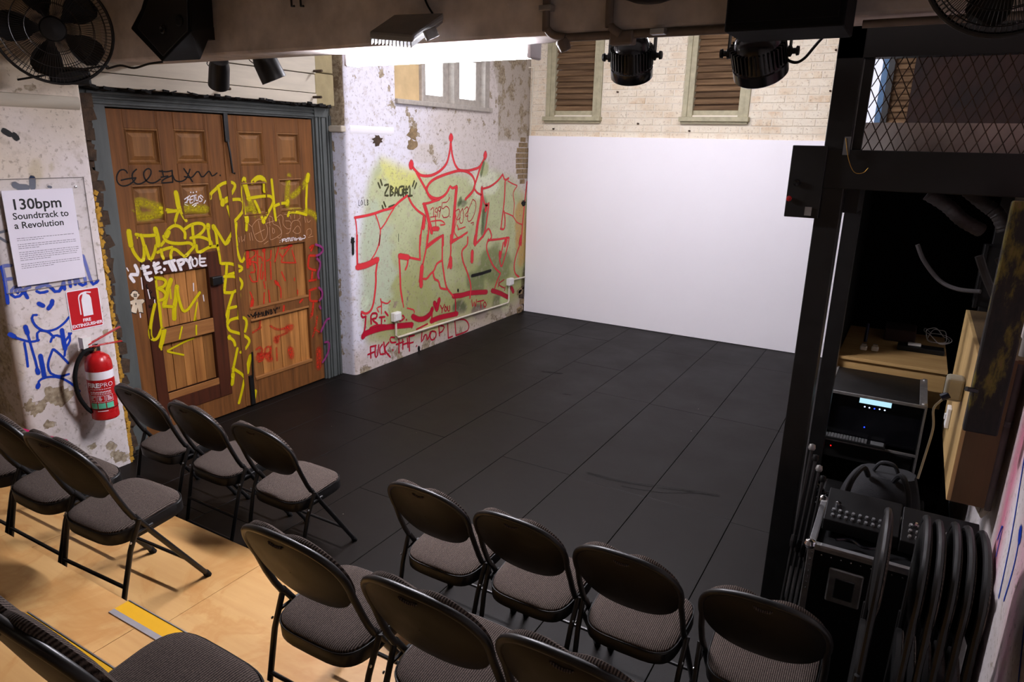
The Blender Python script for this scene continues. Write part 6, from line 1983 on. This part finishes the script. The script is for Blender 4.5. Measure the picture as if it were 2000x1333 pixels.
# graffiti streaks on the right wall
mb = MB()
for i, (w, P) in enumerate([(.014, [(2.3, 0.55), (2.45, 0.75), (2.65, 1.0), (2.9, 1.25)]), (.014, [(2.95, 0.75), (2.93, 0.92), (2.97, 1.05)]), (.05, [(2.95, 1.02), (2.97, 1.04)]), (.014, [(3.05, 0.7), (3.1, 0.95), (3.25, 1.3), (3.3, 1.5)]), (.012, [(3.3, 0.75), (3.32, 0.9), (3.36, 0.8)])]):
    ribbon(mb, P, w, lambda y, z, i=i: Vector((XR - 0.0015 - 0.0002 * i, y, z)), 0.3)
build(mb, 'graffiti', 'spray_blue', wall_right)

# ---- flight case with mixers, stands, backpack
fcx0, fcx1, fy0_, fy1_, fz = -0.185, 0.47, 3.07, 3.56, 0.70
fcs = thing('flight_case', 'black flight case with metal edges, ball corners and a butterfly latch', 'case', (0.14, 3.3, 0))
build(MB().box((fcx0 + 0.004, fy0_ + 0.004, 0.02), (fcx1 - 0.004, fy1_ - 0.004, fz - 0.03)), 'body', 'black_matte', fcs)
eg = MB()
for y in (fy0_, fy1_ - 0.028):
    eg.box((fcx0, y, fz - 0.03), (fcx1, y + 0.028, fz))
    for x in (fcx0, fcx1 - 0.028):
        eg.box((x, y, 0.02), (x + 0.028, y + 0.028, fz - 0.03))
for x in (fcx0, fcx1 - 0.028):
    eg.box((x, fy0_ + 0.028, fz - 0.03), (x + 0.028, fy1_ - 0.028, fz))
build(eg, 'metal_edge', 'dull_aluminium', fcs, bevel=0.003)
build(MB().box((fcx0 + 0.05, fy0_ - 0.001, fz - 0.012), (fcx1 - 0.05, fy0_ + 0.024, fz + 0.002)).box((fcx0 - 0.001, fy0_ + 0.05, fz - 0.012), (fcx0 + 0.024, fy1_ - 0.05, fz + 0.002)), 'lid_trim', 'aluminium', fcs, bevel=0.002)
for x in (fcx0 + 0.006, fcx1 - 0.006):
    for y in (fy0_ + 0.006, fy1_ - 0.006):
        build(MB().lathe([(0, -0.022), (0.018, -0.018), (0.026, 0), (0.02, 0.016), (0.0, 0.024)], Matrix.Translation((x, y, fz - 0.008)), 14), 'ball_corner', 'chrome', fcs, smooth=True)
lt = build(MB().box((fcx0 + 0.10, fy0_ - 0.010, fz - 0.26), (fcx0 + 0.24, fy0_ + 0.003, fz - 0.09)), 'butterfly_latch', 'dull_aluminium', fcs, bevel=0.01)
build(MB().box((fcx0 + 0.13, fy0_ - 0.018, fz - 0.23), (fcx0 + 0.21, fy0_ - 0.010, fz - 0.13)), 'latch_wing', 'black_steel', lt, bevel=0.006)
rv = MB()
for i in range(16):
    x = fcx0 + 0.02 + i * 0.04
    rv.lathe([(0.005, 0), (0.004, 0.003), (0, 0.004)], frame_m((x, fy0_ - 0.0, fz - 0.045 - 0.0 * i), (0, -1, 0)), 8)
for i in range(6):
    rv.lathe([(0.005, 0), (0.004, 0.003), (0, 0.004)], frame_m((fcx0 + 0.016, fy0_, fz - 0.08 - 0.03 * i), (0, -1, 0)), 8)
build(rv, 'rivets', 'chrome', fcs)


def mixer(label, x0, x1, y0, y1, z0, hz, knobs):
    t = thing('audio_mixer', label, 'mixer', ((x0 + x1) / 2, (y0 + y1) / 2, z0), group='mixers on the flight case')
    prof = [(y0, z0), (y0, z0 + hz * 0.45), (y1, z0 + hz), (y1, z0)]
    build(MB().loft([[Vector((x, y, z)) for y, z in prof] for x in (x0, x1)]), 'body', 'black_plastic', t, bevel=0.004)
    kn = MB()
    d = Vector((0, y1 - y0, hz * 0.55)).normalized()
    nn = Vector((0, -d.z, d.y))
    n = int((x1 - x0 - 0.06) / 0.028)
    for i in range(n):
        for j in range(knobs):
            p = Vector((x0 + 0.035 + i * 0.028, y0, z0 + hz * 0.45)) + d * (0.03 + j * 0.034)
            kn.lathe([(0.008, 0), (0.007, 0.012), (0, 0.013)], frame_m(p, nn), 8)
    build(kn, 'knobs', 'dull_aluminium' if knobs > 2 else 'grey_plastic', t)
    build(MB().lathe([(0.013, 0), (0.012, 0.02), (0, 0.022)], frame_m(Vector((x0 + 0.05, y0, z0 + hz * 0.45)) + d * 0.10, nn), 12), 'jog_knob', 'chrome', t)
    return t


mixer('left audio mixer lying on the flight case behind the latch', -0.15, 0.16, 3.22, 3.42, 0.701, 0.13, 2)
mixer('right audio mixer with rows of pale knobs behind the folded chairs', 0.165, 0.46, 3.20, 3.40, 0.701, 0.13, 3)
o = build(MB().tube(smooth_path([(-0.08, 3.14, 0.71), (-0.02, 3.17, 0.712), (0.03, 3.13, 0.713), (0.09, 3.16, 0.712), (0.12, 3.2, 0.72)], 6), 0.006, 6), 'audio_cable', 'black_gloss', smooth=True)
tag(o, 'short black audio cable lying on the front of the flight case', 'cable')
# microphone stands leaning together
ba, bb = PY(1535, 1185, 3.30), PY(1618, 948, 3.55)
for i, lab in enumerate(('leftmost black microphone stand of the leaning bundle', 'second black microphone stand of the leaning bundle', 'third black microphone stand of the leaning bundle', 'rightmost black microphone stand of the leaning bundle beside the flight case')):
    t = thing('microphone_stand', lab, 'stand', (-0.27 + i * 0.018, 3.22 + 0.03 * i, 0.0), group='black stands leaning by the post')
    p0 = Vector((-0.275 + i * 0.020, 3.12 + i * 0.03, 0.03)); p1 = Vector((-0.262 + i * 0.022, 3.46 + 0.02 * i, 0.98 - 0.06 * i))
    build(MB().tube([p0, p1], 0.0075, 8), 'pole', 'black_steel', t, smooth=True)
    build(MB().lathe([(0.013, -0.03), (0.016, 0), (0.013, 0.03)], frame_m(p0.lerp(p1, 0.55), p1 - p0), 10), 'clutch', 'black_plastic', t)
    build(MB().lathe([(0.012, 0), (0.018, 0.012), (0.014, 0.03), (0, 0.034)], frame_m(p1, p1 - p0), 10), 'tip', 'dull_aluminium' if i % 2 == 0 else 'black_plastic', t, smooth=True)
    for k in range(3):
        a_ = 2.1 * k + i
        build(MB().tube([p0 + (p1 - p0) * 0.22, p0 + Vector((0.03 * math.cos(a_), 0.035 * math.sin(a_), -0.025))], 0.006, 6), 'leg', 'black_steel', t)
# crate that carries the backpack
o = build(MB().box((-0.22, 3.68, 0.0), (0.30, 4.26, 0.50)), 'black_crate', 'black_plastic', bevel=0.012)
tag(o, 'black crate under the backpack in front of the rack', 'crate')
bp = thing('backpack', 'black fabric backpack slumped in front of the equipment rack', 'bag', (0.06, 3.95, 0.50))
rings = []
for i in range(9):
    k = i / 8
    cx_, cy_ = 0.06 + 0.03 * k, 3.95 + 0.03 * k
    a_, b_2 = 0.20 * (1 - 0.35 * k ** 2.2), 0.15 * (1 - 0.4 * k ** 2)
    rings.append([Vector((cx_ + x * (1 + 0.05 * math.sin(3 * y * 30)), cy_ + y, 0.505 + 0.24 * k + 0.012 * math.sin(9 * x + 5 * k))) for x, y in superellipse(a_, b_2, 28, 2.6)])
build(MB().loft(rings), 'body', 'backpack_fabric', bp, smooth=True)
build(MB().loft([[Vector((0.0 + x, 3.80 + 0.02 * j + 0.0, 0.51 + 0.05 + z)) for x, z in superellipse(0.13 - 0.01 * (2 - j), 0.075, 24, 3)] for j in range(3)]), 'front_pocket', 'backpack_fabric', bp, smooth=True)
for s in (-1, 1):
    st_ = smooth_path([(0.06 + s * 0.06, 3.88, 0.735), (0.06 + s * 0.09, 3.82, 0.80), (0.06 + s * 0.13, 3.76, 0.74), (0.06 + s * 0.15, 3.75, 0.62), (0.06 + s * 0.17, 3.80, 0.53)], 6)
    build(MB().tube(st_, 0.014, 8), 'strap', 'backpack_fabric', bp, smooth=True)
build(MB().tube(smooth_path([(0.02, 3.95, 0.745), (0.05, 3.94, 0.80), (0.11, 3.94, 0.80), (0.14, 3.95, 0.745)], 6), 0.010, 8), 'carry_loop', 'backpack_fabric', bp, smooth=True)
cl = MB()
rr3 = random.Random(21)
for k in range(4):
    cl.tube(smooth_path([(-0.20 + rr3.uniform(-.04, .06), 3.66 + rr3.uniform(-.05, .02), 0.62 + 0.1 * rr3.random()) for _ in range(5)], 5), 0.006, 6)
o = build(cl, 'tangled_leads', 'black_gloss', smooth=True)
tag(o, 'tangle of black leads hanging at the left of the crate', 'cable')
